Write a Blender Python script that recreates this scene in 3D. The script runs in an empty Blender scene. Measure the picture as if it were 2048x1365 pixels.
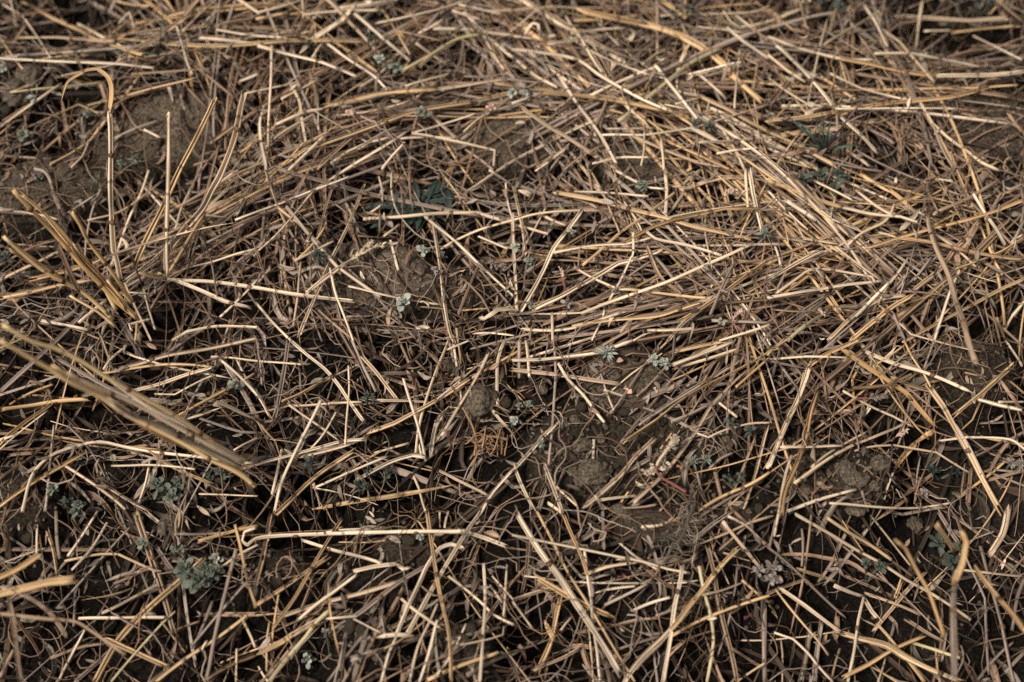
import bpy, bmesh, math, random
import numpy as np
from mathutils import Vector

S = bpy.context.scene
COL = S.collection
R = random.Random(11)
NR = np.random.default_rng(11)
rad = math.radians

# ------------------------------------------------------------------ camera
CAM_D, PITCH, LENS = 0.90, rad(61.0), 50.0
CAM = np.array([0.0, -CAM_D * math.cos(PITCH), CAM_D * math.sin(PITCH)])
cam = bpy.data.objects.new('camera', bpy.data.cameras.new('camera'))
COL.objects.link(cam)
cam.location = CAM
cam.rotation_euler = (math.pi / 2 - PITCH, 0, 0)
cam.data.lens = LENS
cam.data.sensor_width = 36
cam.data.clip_start = 0.02
cam.data.clip_end = 500
cam.data.dof.use_dof = True
cam.data.dof.focus_distance = 0.885
cam.data.dof.aperture_fstop = 3.3
cam.data.dof.aperture_blades = 7
S.camera = cam
F_PX = LENS / 36 * 2048
CR, SR = math.cos(math.pi / 2 - PITCH), math.sin(math.pi / 2 - PITCH)

# ------------------------------------------------------------------ world and sun
SUN_EL, SUN_AZ = rad(58), rad(-115)         # light from the side, a little on the viewer's side
world = bpy.data.worlds.new('World')
S.world = world
world.use_nodes = True
wn = world.node_tree
wn.nodes.clear()
sky = wn.nodes.new('ShaderNodeTexSky')
sky.sky_type = 'NISHITA'
sky.sun_disc = False
sky.sun_elevation = SUN_EL
sky.sun_rotation = SUN_AZ
sky.dust_density = 4.0
sky.ozone_density = 1.0
bg = wn.nodes.new('ShaderNodeBackground')
bg.inputs['Strength'].default_value = 0.05
wo = wn.nodes.new('ShaderNodeOutputWorld')
hsv = wn.nodes.new('ShaderNodeHueSaturation')       # thin overcast: the blue mostly gone
hsv.inputs['Saturation'].default_value = 0.10
wn.links.new(sky.outputs[0], hsv.inputs['Color'])
wn.links.new(hsv.outputs[0], bg.inputs[0])
wn.links.new(bg.outputs[0], wo.inputs[0])
sun = bpy.data.objects.new('sun', bpy.data.lights.new('sun', 'SUN'))
COL.objects.link(sun)
sun.data.energy = 2.2
sun.data.angle = rad(11)
sun.data.color = (1.0, 0.93, 0.82)
sd = Vector((math.sin(SUN_AZ) * math.cos(SUN_EL), math.cos(SUN_AZ) * math.cos(SUN_EL), math.sin(SUN_EL)))
sun.rotation_euler = sd.to_track_quat('Z', 'Y').to_euler()
S.view_settings.view_transform = 'Standard'
S.view_settings.look = 'None'
S.view_settings.exposure = 0.72
S.view_settings.gamma = 1
S.cycles.max_bounces = 4
S.cycles.diffuse_bounces = 2
S.cycles.glossy_bounces = 1
S.cycles.transmission_bounces = 1
S.cycles.use_denoising = False
S.render.filter_size = 1.05


# ------------------------------------------------------------------ pixel <-> place
def ray(px, py):
    x, y, z = (px - 1024) / F_PX, -(py - 682.5) / F_PX, -1.0
    return np.array([x, y * CR - z * SR, y * SR + z * CR])


def at(px, py, z=0.0):
    d = ray(px, py)
    t = (z - CAM[2]) / d[2]
    return CAM + d * t


def depth_of(p):
    v = np.asarray(p) - CAM
    return -(-v[1] * SR + v[2] * CR)


def to_px(p):
    v = np.asarray(p) - CAM
    cy, cz = v[1] * CR + v[2] * SR, -v[1] * SR + v[2] * CR
    return 1024 + F_PX * v[0] / -cz, 682.5 - F_PX * cy / -cz


def m_per_px(p):
    return depth_of(p) / F_PX


# ------------------------------------------------------------------ soil height
def lattice(seed, n=64):
    return np.random.default_rng(seed).random((n, n))


LAT = [lattice(100 + i) for i in range(8)]


def vnoise(x, y, k):
    L = LAT[k % 8]
    n = L.shape[0]
    xi, yi = np.floor(x).astype(int), np.floor(y).astype(int)
    fx, fy = x - xi, y - yi
    fx, fy = fx * fx * (3 - 2 * fx), fy * fy * (3 - 2 * fy)
    a, b = L[xi % n, yi % n], L[(xi + 1) % n, yi % n]
    c, d = L[xi % n, (yi + 1) % n], L[(xi + 1) % n, (yi + 1) % n]
    return (a * (1 - fx) + b * fx) * (1 - fy) + (c * (1 - fx) + d * fx) * fy - 0.5


# patches where the photograph shows open soil: x, y, half-width, half-height in photo pixels, how bare, how cloddy
BARE = [
    (961, 806, 48, 34, 1.0, .3), (1115, 900, 60, 40, .9, 1.0), (1700, 955, 60, 40, 1.0, 1.0),
    (735, 560, 120, 75, 1.0, .15), (900, 585, 70, 40, .6, .3), (1255, 775, 85, 75, 1.0, .3), (1190, 870, 110, 60, .85, 1.0),
    (1200, 950, 120, 50, .8, .8), (1330, 890, 110, 90, .7, .7), (1420, 840, 110, 80, .6, .7), (1450, 1000, 130, 50, .55, .6),
    (350, 245, 105, 62, 1.0, .25), (255, 285, 70, 50, .7, .4), (90, 370, 125, 58, .95, .5), (40, 175, 70, 60, .5, .7),
    (1300, 322, 85, 40, .92, .2), (1015, 280, 75, 52, .95, .25), (1080, 300, 55, 35, .7, .3), (1980, 245, 90, 70, .9, .6),
    (1680, 950, 120, 70, .8, 1.0), (1600, 890, 70, 60, .6, .9), (1960, 740, 80, 60, .7, .6), (740, 1280, 70, 50, .5, .8),
    (560, 1120, 60, 40, .5, .4), (1320, 1050, 90, 35, .8, .4), (820, 1090, 60, 40, .5, .4), (40, 1010, 70, 60, .5, .5),
    (930, 1300, 70, 50, .45, .5), (690, 825, 60, 25, .5, .3), (980, 830, 60, 40, .5, .9), (60, 760, 40, 40, .3, .3),
]
BC = []
for (px, py, a, b, k, c) in BARE:
    p, q, r_ = at(px, py), at(px + a, py), at(px, py - b)
    BC.append((p[0], p[1], abs(q[0] - p[0]), abs(r_[1] - p[1]), k, c))


def bare_at(x, y, cl=False):
    out = np.zeros(np.shape(x))
    for (cx, cy, a, b, k, c) in BC:
        d = np.sqrt(((x - cx) / a) ** 2 + ((y - cy) / b) ** 2)
        v = np.clip(1.35 - d, 0, .5) * 2 * (c if cl else k)
        out = np.maximum(out, np.clip(v, 0, 1))
    return out


# patches where the photograph looks down through thin straw into dark, sunken soil
OPEN = [(130, 1290, 260, 130), (60, 780, 130, 90), (1960, 1120, 170, 240), (1560, 1320, 260, 90), (1800, 1260, 200, 110), (2000, 720, 110, 150), (1930, 30, 170, 60),
        (150, 30, 170, 60), (330, 650, 90, 50), (480, 1300, 200, 80), (330, 1220, 160, 70), (1100, 1250, 130, 80), (250, 760, 150, 60), (1700, 1180, 150, 80), (560, 1010, 120, 60),
        (860, 930, 120, 60), (1860, 890, 150, 90)]
OC = []
for (px, py, a, b) in OPEN:
    p, q, r_ = at(px, py), at(px + a, py), at(px, py - b)
    OC.append((p[0], p[1], abs(q[0] - p[0]), abs(r_[1] - p[1])))


def open_at(x, y):
    out = np.zeros(np.shape(x))
    for (cx, cy, a, b) in OC:
        out = np.maximum(out, np.clip(1.4 - np.sqrt(((x - cx) / a) ** 2 + ((y - cy) / b) ** 2), 0, .8) / .8)
    return out


def soil(x, y):
    x, y = np.asarray(x, float), np.asarray(y, float)
    near = np.clip(1.6 - np.sqrt(x * x + y * y), 0, 1)
    h = 0.020 * vnoise(x * 9 + 7, y * 9 + 3, 0) + 0.010 * vnoise(x * 26 + 5, y * 26 + 9, 1)
    h = h + near * (0.0045 * vnoise(x * 70 + 31, y * 70 + 13, 2) + 0.0022 * vnoise(x * 190, y * 190, 3))
    b = bare_at(x, y)
    deep = .018 + .010 * np.clip((-.08 - y) / .12, 0, 1) + .022 * open_at(x, y)
    h = h * (1 - .45 * b) - deep * (1 - np.clip(b * 1.4, 0, 1)) * near
    return h


GX0, GX1, GY0, GY1, GS = -0.80, 0.80, -0.56, 0.84, 0.003
gx = np.arange(GX0, GX1 + 1e-9, GS)
gy = np.arange(GY0, GY1 + 1e-9, GS)
SOIL = soil(*np.meshgrid(gx, gy, indexing='ij'))
H = SOIL.copy()


def cell(x, y):
    i = np.clip(((np.asarray(x) - GX0) / GS).round().astype(int), 0, len(gx) - 1)
    j = np.clip(((np.asarray(y) - GY0) / GS).round().astype(int), 0, len(gy) - 1)
    return i, j


def hgt(x, y):
    return H[cell(x, y)]


# ------------------------------------------------------------------ materials
def rgb(c):
    return (c[0], c[1], c[2], 1.0)


def base_mat(name, rough=.6, spec=.3):
    m = bpy.data.materials.new(name)
    m.use_nodes = True
    nt = m.node_tree
    b = nt.nodes['Principled BSDF']
    b.inputs['Roughness'].default_value = rough
    b.inputs['Specular IOR Level'].default_value = spec
    return m, nt, b


def N(nt, kind, **kw):
    n = nt.nodes.new(kind)
    for k, v in kw.items():
        setattr(n, k, v)
    return n


def ramp(nt, stops, interp='LINEAR'):
    r = nt.nodes.new('ShaderNodeValToRGB')
    cr = r.color_ramp
    cr.interpolation = interp
    while len(cr.elements) < len(stops):
        cr.elements.new(0.5)
    for e, (p, c) in zip(cr.elements, stops):
        e.position = p
        e.color = rgb(c) if not np.isscalar(c) else (c, c, c, 1)
    return r


def mix(nt, kind, fac, a, b):
    m = N(nt, 'ShaderNodeMix', data_type='RGBA', blend_type=kind)
    for sock, v in ((m.inputs[0], fac), (m.inputs[6], a), (m.inputs[7], b)):
        if hasattr(v, 'links'):
            nt.links.new(v, sock)
        elif np.isscalar(v):
            sock.default_value = v
        else:
            sock.default_value = rgb(v)
    return m.outputs[2]


def fibre_mat(name, cols, rough=.5, streak=.55, spots=.6, spec=.35, joints=True):
    """Dry plant stem: one tone per piece out of COLS, long fibres, blotches, dark mould specks along the UV's length."""
    m, nt, b = base_mat(name, rough, spec)
    L = nt.links.new
    geo = N(nt, 'ShaderNodeNewGeometry')
    oi = N(nt, 'ShaderNodeObjectInfo')
    ad = N(nt, 'ShaderNodeMath', operation='ADD')
    L(geo.outputs['Random Per Island'], ad.inputs[0])
    L(oi.outputs['Random'], ad.inputs[1])
    fr = N(nt, 'ShaderNodeMath', operation='FRACT')
    L(ad.outputs[0], fr.inputs[0])
    n = len(cols)
    base = ramp(nt, [((i + .0) / max(n - 1, 1), c) for i, c in enumerate(cols)])
    L(fr.outputs[0], base.inputs[0])
    uv = N(nt, 'ShaderNodeUVMap')
    off = N(nt, 'ShaderNodeCombineXYZ')
    k = N(nt, 'ShaderNodeMath', operation='MULTIPLY')
    L(fr.outputs[0], k.inputs[0])
    k.inputs[1].default_value = 91.0
    L(k.outputs[0], off.inputs[2])
    av = N(nt, 'ShaderNodeVectorMath', operation='ADD')
    L(uv.outputs[0], av.inputs[0])
    L(off.outputs[0], av.inputs[1])

    def nz(sx, sy, detail=2.0):
        mp = N(nt, 'ShaderNodeMapping')
        mp.inputs['Scale'].default_value = (sx, sy, 1)
        L(av.outputs[0], mp.inputs[0])
        t = N(nt, 'ShaderNodeTexNoise')
        t.inputs['Scale'].default_value = 1
        t.inputs['Detail'].default_value = detail
        L(mp.outputs[0], t.inputs[0])
        return t.outputs['Fac']
    fib = nz(9, 7, 3)
    fr2 = ramp(nt, [(.36, 1 - streak), (.50, .95), (.66, 1.2)])
    L(fib, fr2.inputs[0])
    c = mix(nt, 'MULTIPLY', 1.0, base.outputs[0], fr2.outputs[0])
    blo = nz(1.5, 28, 2)
    br = ramp(nt, [(.34, .42), (.52, .95), (.75, 1.15)])
    L(blo, br.inputs[0])
    c = mix(nt, 'MULTIPLY', .8, c, br.outputs[0])
    sep = N(nt, 'ShaderNodeSeparateXYZ')                   # a dark joint every few centimetres
    L(uv.outputs[0], sep.inputs[0])
    jm = N(nt, 'ShaderNodeMath', operation='MULTIPLY_ADD')
    L(sep.outputs[1], jm.inputs[0])
    jm.inputs[1].default_value = 13.0
    L(k.outputs[0], jm.inputs[2])
    jf = N(nt, 'ShaderNodeMath', operation='FRACT')
    L(jm.outputs[0], jf.inputs[0])
    jr = ramp(nt, [(.0, 1.0), (.945, 1.0), (.962, .34), (.975, .5), (.985, 1.12)])
    L(jf.outputs[0], jr.inputs[0])
    c = mix(nt, 'MULTIPLY', .9 if joints else 0.0, c, jr.outputs[0])
    sp = nz(7, 420, 1)
    msk = nz(1, 40, 1)
    s1 = ramp(nt, [(.66, 0.0), (.74, 1.0)])
    L(sp, s1.inputs[0])
    s2 = ramp(nt, [(.50, 0.0), (.62, 1.0)])
    L(msk, s2.inputs[0])
    sm = N(nt, 'ShaderNodeMath', operation='MULTIPLY')
    L(s1.outputs[0], sm.inputs[0])
    L(s2.outputs[0], sm.inputs[1])
    sm2 = N(nt, 'ShaderNodeMath', operation='MULTIPLY')
    L(sm.outputs[0], sm2.inputs[0])
    sm2.inputs[1].default_value = spots
    c = mix(nt, 'MIX', sm2.outputs[0], c, (.035, .022, .014))
    L(c, b.inputs['Base Color'])
    bp = N(nt, 'ShaderNodeBump')
    bp.inputs['Strength'].default_value = .5
    bp.inputs['Distance'].default_value = .0006
    L(fib, bp.inputs['Height'])
    L(bp.outputs[0], b.inputs['Normal'])
    return m


M = {
    'p': fibre_mat('straw_pale', [(.82, .625, .43), (.88, .70, .51), (.75, .545, .35), (.85, .66, .465)], .45, .5, .45),
    'g': fibre_mat('straw_golden', [(.64, .41, .20), (.73, .485, .255), (.57, .345, .15), (.66, .455, .26)], .45, .55, .5),
    't': fibre_mat('straw_tan', [(.33, .205, .128), (.45, .29, .185), (.23, .14, .088), (.38, .25, .165)], .55, .6, .7),
    'b': fibre_mat('straw_beige', [(.50, .345, .215), (.60, .43, .28), (.42, .28, .17), (.54, .385, .255)], .5, .6, .7),
    'y': fibre_mat('straw_weathered', [(.36, .27, .208), (.47, .365, .288), (.24, .172, .13), (.41, .305, .238)], .65, .6, .8),
    'n': fibre_mat('straw_greenish', [(.54, .43, .23), (.62, .51, .30), (.47, .38, .19)], .42, .45, .35),
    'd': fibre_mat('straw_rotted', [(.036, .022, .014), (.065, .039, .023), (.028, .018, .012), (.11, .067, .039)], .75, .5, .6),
    'joint': fibre_mat('straw_joint', [(.16, .085, .04), (.22, .12, .055), (.10, .055, .03)], .55, .4, .3),
    'stub': fibre_mat('stubble_gold', [(.88, .575, .27), (.92, .65, .34), (.82, .50, .21)], .45, .5, .4),
    'root': fibre_mat('root_brown', [(.10, .055, .03), (.19, .11, .055), (.26, .165, .09), (.07, .042, .028)], .7, .4, .3),
    'orange': fibre_mat('root_orange', [(.34, .19, .095), (.42, .25, .13), (.27, .15, .075)], .6, .35, .2),
    'husk': fibre_mat('husk_grey', [(.20, .152, .112), (.35, .28, .21), (.12, .088, .062), (.065, .046, .033), (.42, .34, .26)], .7, .5, .4),
    'ear': fibre_mat('ear_cream', [(.62, .50, .31), (.68, .55, .36), (.55, .42, .25)], .55, .35, .25),
}


def leaf_mat(name, cols, rough=.6, vein=.25, edge=1.0):
    m, nt, b = base_mat(name, rough, .3)
    L = nt.links.new
    geo = N(nt, 'ShaderNodeNewGeometry')
    oi = N(nt, 'ShaderNodeObjectInfo')
    ad = N(nt, 'ShaderNodeMath', operation='ADD')
    L(geo.outputs['Random Per Island'], ad.inputs[0])
    L(oi.outputs['Random'], ad.inputs[1])
    fr = N(nt, 'ShaderNodeMath', operation='FRACT')
    L(ad.outputs[0], fr.inputs[0])
    base = ramp(nt, [(i / max(len(cols) - 1, 1), c) for i, c in enumerate(cols)])
    L(fr.outputs[0], base.inputs[0])
    tc = N(nt, 'ShaderNodeTexCoord')
    t = N(nt, 'ShaderNodeTexNoise')
    t.inputs['Scale'].default_value = 260
    t.inputs['Detail'].default_value = 4
    L(tc.outputs['Object'], t.inputs[0])
    r2 = ramp(nt, [(.3, 1 - vein), (.5, 1.0), (.75, 1 + vein)])
    L(t.outputs['Fac'], r2.inputs[0])
    c = mix(nt, 'MULTIPLY', 1.0, base.outputs[0], r2.outputs[0])
    L(c, b.inputs['Base Color'])
    bp = N(nt, 'ShaderNodeBump')
    bp.inputs['Strength'].default_value = .4
    bp.inputs['Distance'].default_value = .0005
    L(t.outputs['Fac'], bp.inputs['Height'])
    L(bp.outputs[0], b.inputs['Normal'])
    return m


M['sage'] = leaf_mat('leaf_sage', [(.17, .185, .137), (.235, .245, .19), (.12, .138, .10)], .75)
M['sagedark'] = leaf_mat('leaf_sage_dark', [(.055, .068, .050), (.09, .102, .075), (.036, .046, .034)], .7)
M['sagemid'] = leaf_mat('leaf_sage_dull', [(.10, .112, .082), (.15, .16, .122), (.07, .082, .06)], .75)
M['pale'] = leaf_mat('leaf_silver', [(.34, .355, .29), (.42, .425, .355), (.25, .27, .215)], .8)
M['mauve'] = leaf_mat('leaf_mauve', [(.22, .175, .15), (.30, .255, .22), (.16, .12, .105)], .75)
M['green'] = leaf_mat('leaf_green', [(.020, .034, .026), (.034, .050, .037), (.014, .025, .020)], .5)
M['blade'] = leaf_mat('leaf_blade', [(.05, .095, .07), (.075, .12, .085), (.04, .075, .06)], .45)
M['purple'] = leaf_mat('leaf_purple', [(.11, .07, .085), (.14, .09, .10)], .5)
M['red'] = leaf_mat('leaf_red', [(.15, .045, .04), (.11, .034, .033)], .55)
M['redstem'] = leaf_mat('stem_red', [(.22, .07, .06), (.27, .10, .08)], .5)
M['pink'] = leaf_mat('petal_pink', [(.62, .36, .26), (.66, .42, .31)], .6)
M['rust'] = leaf_mat('leaf_rust', [(.42, .19, .09), (.36, .16, .08)], .6)
M['wool'] = leaf_mat('wool_cream', [(.46, .36, .25), (.56, .46, .34), (.36, .25, .165)], .9)
M['bract'] = leaf_mat('bract_pink', [(.50, .33, .26), (.58, .44, .34), (.42, .24, .20)], .7)


def soil_mat(name, c0, c1, c2, scale=1.0, crust=None):
    m, nt, b = base_mat(name, .95, .03)
    L = nt.links.new
    tc = N(nt, 'ShaderNodeTexCoord')

    def nz(s, d=4, kind='ShaderNodeTexNoise'):
        t = N(nt, kind)
        t.inputs['Scale'].default_value = s * scale
        if 'Detail' in t.inputs:
            t.inputs['Detail'].default_value = d
        L(tc.outputs['Object'], t.inputs[0])
        return t
    a = nz(14, 5)
    r1 = ramp(nt, [(.3, c0), (.55, c1), (.75, c2)])
    L(a.outputs['Fac'], r1.inputs[0])
    g = nz(620, 3)
    r2 = ramp(nt, [(.32, .42), (.5, 1.0), (.68, 1.75)])
    L(g.outputs['Fac'], r2.inputs[0])
    c = mix(nt, 'MULTIPLY', 1.0, r1.outputs[0], r2.outputs[0])
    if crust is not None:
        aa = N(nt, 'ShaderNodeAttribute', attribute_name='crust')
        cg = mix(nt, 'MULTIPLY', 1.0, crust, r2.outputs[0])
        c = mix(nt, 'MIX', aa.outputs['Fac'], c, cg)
    pale = nz(900, 0, 'ShaderNodeTexVoronoi')
    r3 = ramp(nt, [(.10, 1.0), (.17, 0.0)])
    L(pale.outputs['Distance'], r3.inputs[0])
    sel = nz(300, 1)
    r4 = ramp(nt, [(.60, 0.0), (.66, .55)])
    L(sel.outputs['Fac'], r4.inputs[0])
    mm = N(nt, 'ShaderNodeMath', operation='MULTIPLY')
    L(r3.outputs[0], mm.inputs[0])
    L(r4.outputs[0], mm.inputs[1])
    c = mix(nt, 'MIX', mm.outputs[0], c, (.22, .17, .12))
    L(c, b.inputs['Base Color'])
    hgt_ = nz(330, 6)
    bp = N(nt, 'ShaderNodeBump')
    bp.inputs['Strength'].default_value = .9
    bp.inputs['Distance'].default_value = .0030
    L(hgt_.outputs['Fac'], bp.inputs['Height'])
    L(bp.outputs[0], b.inputs['Normal'])
    return m


M['soil'] = soil_mat('soil', (.0055, .0045, .0038), (.0105, .0085, .0068), (.028, .022, .0175), crust=(.118, .090, .065))  # near-black tones include painted shade under the straw; crust is the dry soil
M['clod'] = soil_mat('soil_clod', (.075, .058, .042), (.112, .088, .064), (.145, .116, .087))
M['stone'] = soil_mat('pebble', (.12, .09, .065), (.16, .125, .09), (.20, .16, .12))

# ------------------------------------------------------------------ mesh building
class MB:
    """Collects swept pieces; build() links them as one mesh object."""
    def __init__(self):
        self.v, self.f, self.uv, self.mi, self.n, self.mats = [], [], [], [], 0, []

    def slot(self, key):
        if key not in self.mats:
            self.mats.append(key)
        return self.mats.index(key)

    def add(self, v, f, uv, key):
        self.v.append(v)
        self.f.append(f + self.n)
        self.uv.append(uv)
        self.mi.append(np.full(len(f), self.slot(key), np.int32))
        self.n += len(v)

    def mesh(self, name, origin=(0, 0, 0)):
        v = np.concatenate(self.v) - np.asarray(origin)
        f = np.concatenate(self.f).astype(np.int32)
        uv = np.concatenate(self.uv)
        me = bpy.data.meshes.new(name)
        me.vertices.add(len(v))
        me.vertices.foreach_set('co', v.astype(np.float32).ravel())
        me.loops.add(len(f) * 4)
        me.loops.foreach_set('vertex_index', f.ravel())
        me.polygons.add(len(f))
        me.polygons.foreach_set('loop_start', np.arange(0, len(f) * 4, 4, dtype=np.int32))
        me.polygons.foreach_set('loop_total', np.full(len(f), 4, np.int32))
        me.polygons.foreach_set('material_index', np.concatenate(self.mi))
        me.polygons.foreach_set('use_smooth', np.ones(len(f), bool))
        ul = me.uv_layers.new(name='UVMap')
        ul.data.foreach_set('uv', uv.astype(np.float32).ravel())
        for k in self.mats:
            me.materials.append(M[k])
        me.update(calc_edges=True)
        me.validate()
        return me

    def build(self, name, parent=None, origin=(0, 0, 0)):
        o = bpy.data.objects.new(name, self.mesh(name, origin))
        COL.objects.link(o)
        if parent is not None:
            o.parent = parent
            o.location = np.asarray(origin) - PO.get(parent.name, np.zeros(3))
        else:
            o.location = origin
        PO[o.name] = np.asarray(origin, float)
        return o


PO = {}          # world origin of each object, for parenting (objects are never rotated or scaled after building)


def empty(name, loc):
    o = bpy.data.objects.new(name, None)
    o.empty_display_size = .02
    COL.objects.link(o)
    o.location = loc
    PO[o.name] = np.asarray(loc, float)
    return o


def tag(o, label=None, cat=None, group=None, kind=None):
    for k, v in (('label', label), ('category', cat), ('group', group), ('kind', kind)):
        if v:
            o[k] = v
    return o


def frames(P, roll0=0.0, twist=0.0, flip=None):
    T = np.gradient(P, axis=0)
    T /= np.linalg.norm(T, axis=1)[:, None] + 1e-12
    up = np.array([0, 0, 1.0]) if flip is None else np.asarray(flip, float)
    sd_ = np.cross(T, up)
    nn = np.linalg.norm(sd_, axis=1)
    bad = nn < .15
    if bad.any():
        sd_[bad] = np.cross(T[bad], np.array([0.05, 1.0, .02]))
        nn = np.linalg.norm(sd_, axis=1)
    sd_ /= nn[:, None]
    for i in range(1, len(P)):
        if np.dot(sd_[i], sd_[i - 1]) < 0:
            sd_[i] = -sd_[i]
    nr = np.cross(sd_, T)
    a = roll0 + twist * np.linspace(0, 1, len(P))
    ca, sa = np.cos(a)[:, None], np.sin(a)[:, None]
    return T, sd_ * ca + nr * sa, -sd_ * sa + nr * ca


def loft(rings, closed_caps=True, vlen=None):
    """rings (m, n, 3): quads between neighbours, strip caps at both ends (n even)."""
    m, n, _ = rings.shape
    V = rings.reshape(-1, 3)
    i = np.arange(m - 1)[:, None] * n
    j = np.arange(n)[None, :]
    j2 = (j + 1) % n
    Fq = np.stack([i + j, i + j2, i + n + j2, i + n + j], -1).reshape(-1, 4)
    u = np.arange(n + 1) / n
    vv = np.zeros(m) if vlen is None else vlen
    UA = np.stack([np.broadcast_to(u[None, :-1], (m - 1, n)), np.broadcast_to(vv[:-1, None], (m - 1, n))], -1)
    UB = np.stack([np.broadcast_to(u[None, 1:], (m - 1, n)), np.broadcast_to(vv[:-1, None], (m - 1, n))], -1)
    UC = np.stack([np.broadcast_to(u[None, 1:], (m - 1, n)), np.broadcast_to(vv[1:, None], (m - 1, n))], -1)
    UD = np.stack([np.broadcast_to(u[None, :-1], (m - 1, n)), np.broadcast_to(vv[1:, None], (m - 1, n))], -1)
    UV = np.stack([UA, UB, UC, UD], 2).reshape(-1, 4, 2)
    if closed_caps:
        k = np.arange(n // 2 - 1)
        c0 = np.stack([k, n - 1 - k, n - 2 - k, k + 1], -1)
        c1 = np.stack([k, k + 1, n - 2 - k, n - 1 - k], -1) + (m - 1) * n
        Fq = np.concatenate([Fq, c0, c1])
        cu = np.zeros((2 * len(k), 4, 2))
        cu[..., 0] = .5
        cu[len(k):, :, 1] = vv[-1]
        UV = np.concatenate([UV, cu])
    return V, Fq, UV


A8 = np.linspace(0, 2 * math.pi, 8, endpoint=False) + .2
C8 = np.stack([np.cos(A8), np.sin(A8)], -1)


def arclen(P):
    return np.concatenate([[0], np.cumsum(np.linalg.norm(np.diff(P, axis=0), axis=1))])


def tube(mb, P, r, key, flat=.85, roll=0.0, taper=(1.0, 1.0), hollow=True, sides=8):
    s = arclen(P)
    T, A, B = frames(P, roll)
    rr = r * np.interp(s / max(s[-1], 1e-9), [0, 1], taper)
    rr = rr * (1 + .05 * np.sin(s * 210 + roll * 7) + .04 * np.sin(s * 530 + roll * 3))
    C = C8 if sides == 8 else np.stack([np.cos(np.linspace(0, 2 * math.pi, sides, endpoint=False)), np.sin(np.linspace(0, 2 * math.pi, sides, endpoint=False))], -1)
    ring = P[:, None] + rr[:, None, None] * (C[None, :, :1] * A[:, None] + flat * C[None, :, 1:] * B[:, None])
    if hollow:
        jag = T[0] * NR.uniform(-1, 1, (len(C), 1)) * r * .5
        ring[0] += jag
        ring[-1] += T[-1] * NR.uniform(-1, 1, (len(C), 1)) * r * .5
        c0, c1 = ring[0].mean(0), ring[-1].mean(0)
        w0, w1 = c0 + (ring[0] - c0) * .68, c1 + (ring[-1] - c1) * .68
        d = min(.006, s[-1] * .3)
        ring = np.concatenate([(w0 + T[0] * d)[None], w0[None], ring, w1[None], (w1 - T[-1] * d)[None]])
        s = np.concatenate([[s[0] + d, s[0]], s, [s[-1], s[-1] - d]])
    mb.add(*loft(ring, True, s), key)


def split(mb, P, r, key, flat=.7, roll=0.0, opening=1.2, twist=0.0, taper=(1.0, 1.0), wall=.14, jag=2.2):
    """A stalk that has burst along its length: a thin-walled gutter with an open side."""
    s = arclen(P)
    T, A, B = frames(P, roll, twist)
    a = np.linspace(math.pi / 2 + opening / 2, math.pi * 2.5 - opening / 2, 7)
    o = np.stack([np.cos(a), np.sin(a)], -1)
    prof = np.concatenate([o, (o * (1 - wall))[::-1]])
    rr = r * np.interp(s / max(s[-1], 1e-9), [0, 1], taper) * (1 + .07 * np.sin(s * 160 + roll * 5))
    fl = flat * (1 + .18 * np.sin(s * 75 + roll * 9))
    ring = P[:, None] + rr[:, None, None] * (prof[None, :, :1] * A[:, None] + fl[:, None, None] * prof[None, :, 1:] * B[:, None])
    for e in (0, -1):
        j = NR.uniform(-1, 1, 7) * r * jag
        ring[e] += T[e] * np.concatenate([j, j[::-1]])[:, None]
    mb.add(*loft(ring, True, s), key)


def ribbon(mb, P, w, key, wf=None, fold=.35, roll=0.0, twist=0.0, thick=.00022, up=None, cup=0.0):
    """A leaf blade: thin lens section with a fold along the midrib; WF gives the half-width along 0..1."""
    s = arclen(P)
    t = s / max(s[-1], 1e-9)
    T, A, B = frames(P, roll, twist, up)
    hw = w / 2 * (wf(t) if wf else np.clip(np.minimum(t * 9 + .25, (1 - t) * 3.2 + .05), 0, 1))
    x = np.array([-1, -.55, 0, .55, 1.0])
    y = np.abs(x) ** 1.5 * fold - cup * (1 - x * x)
    topp = np.stack([x, y], -1)
    ring_t = P[:, None] + hw[:, None, None] * (topp[None, :, :1] * A[:, None] + topp[None, :, 1:] * B[:, None])
    ring_b = ring_t[:, ::-1][:, 1:-1] - thick * B[:, None] * 1.6
    ring_b = np.concatenate([ring_t[:, -1:] - thick * .6 * B[:, None], ring_b, ring_t[:, :1] - thick * .6 * B[:, None]], 1)
    mb.add(*loft(np.concatenate([ring_t, ring_b], 1), True, s), key)


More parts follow.
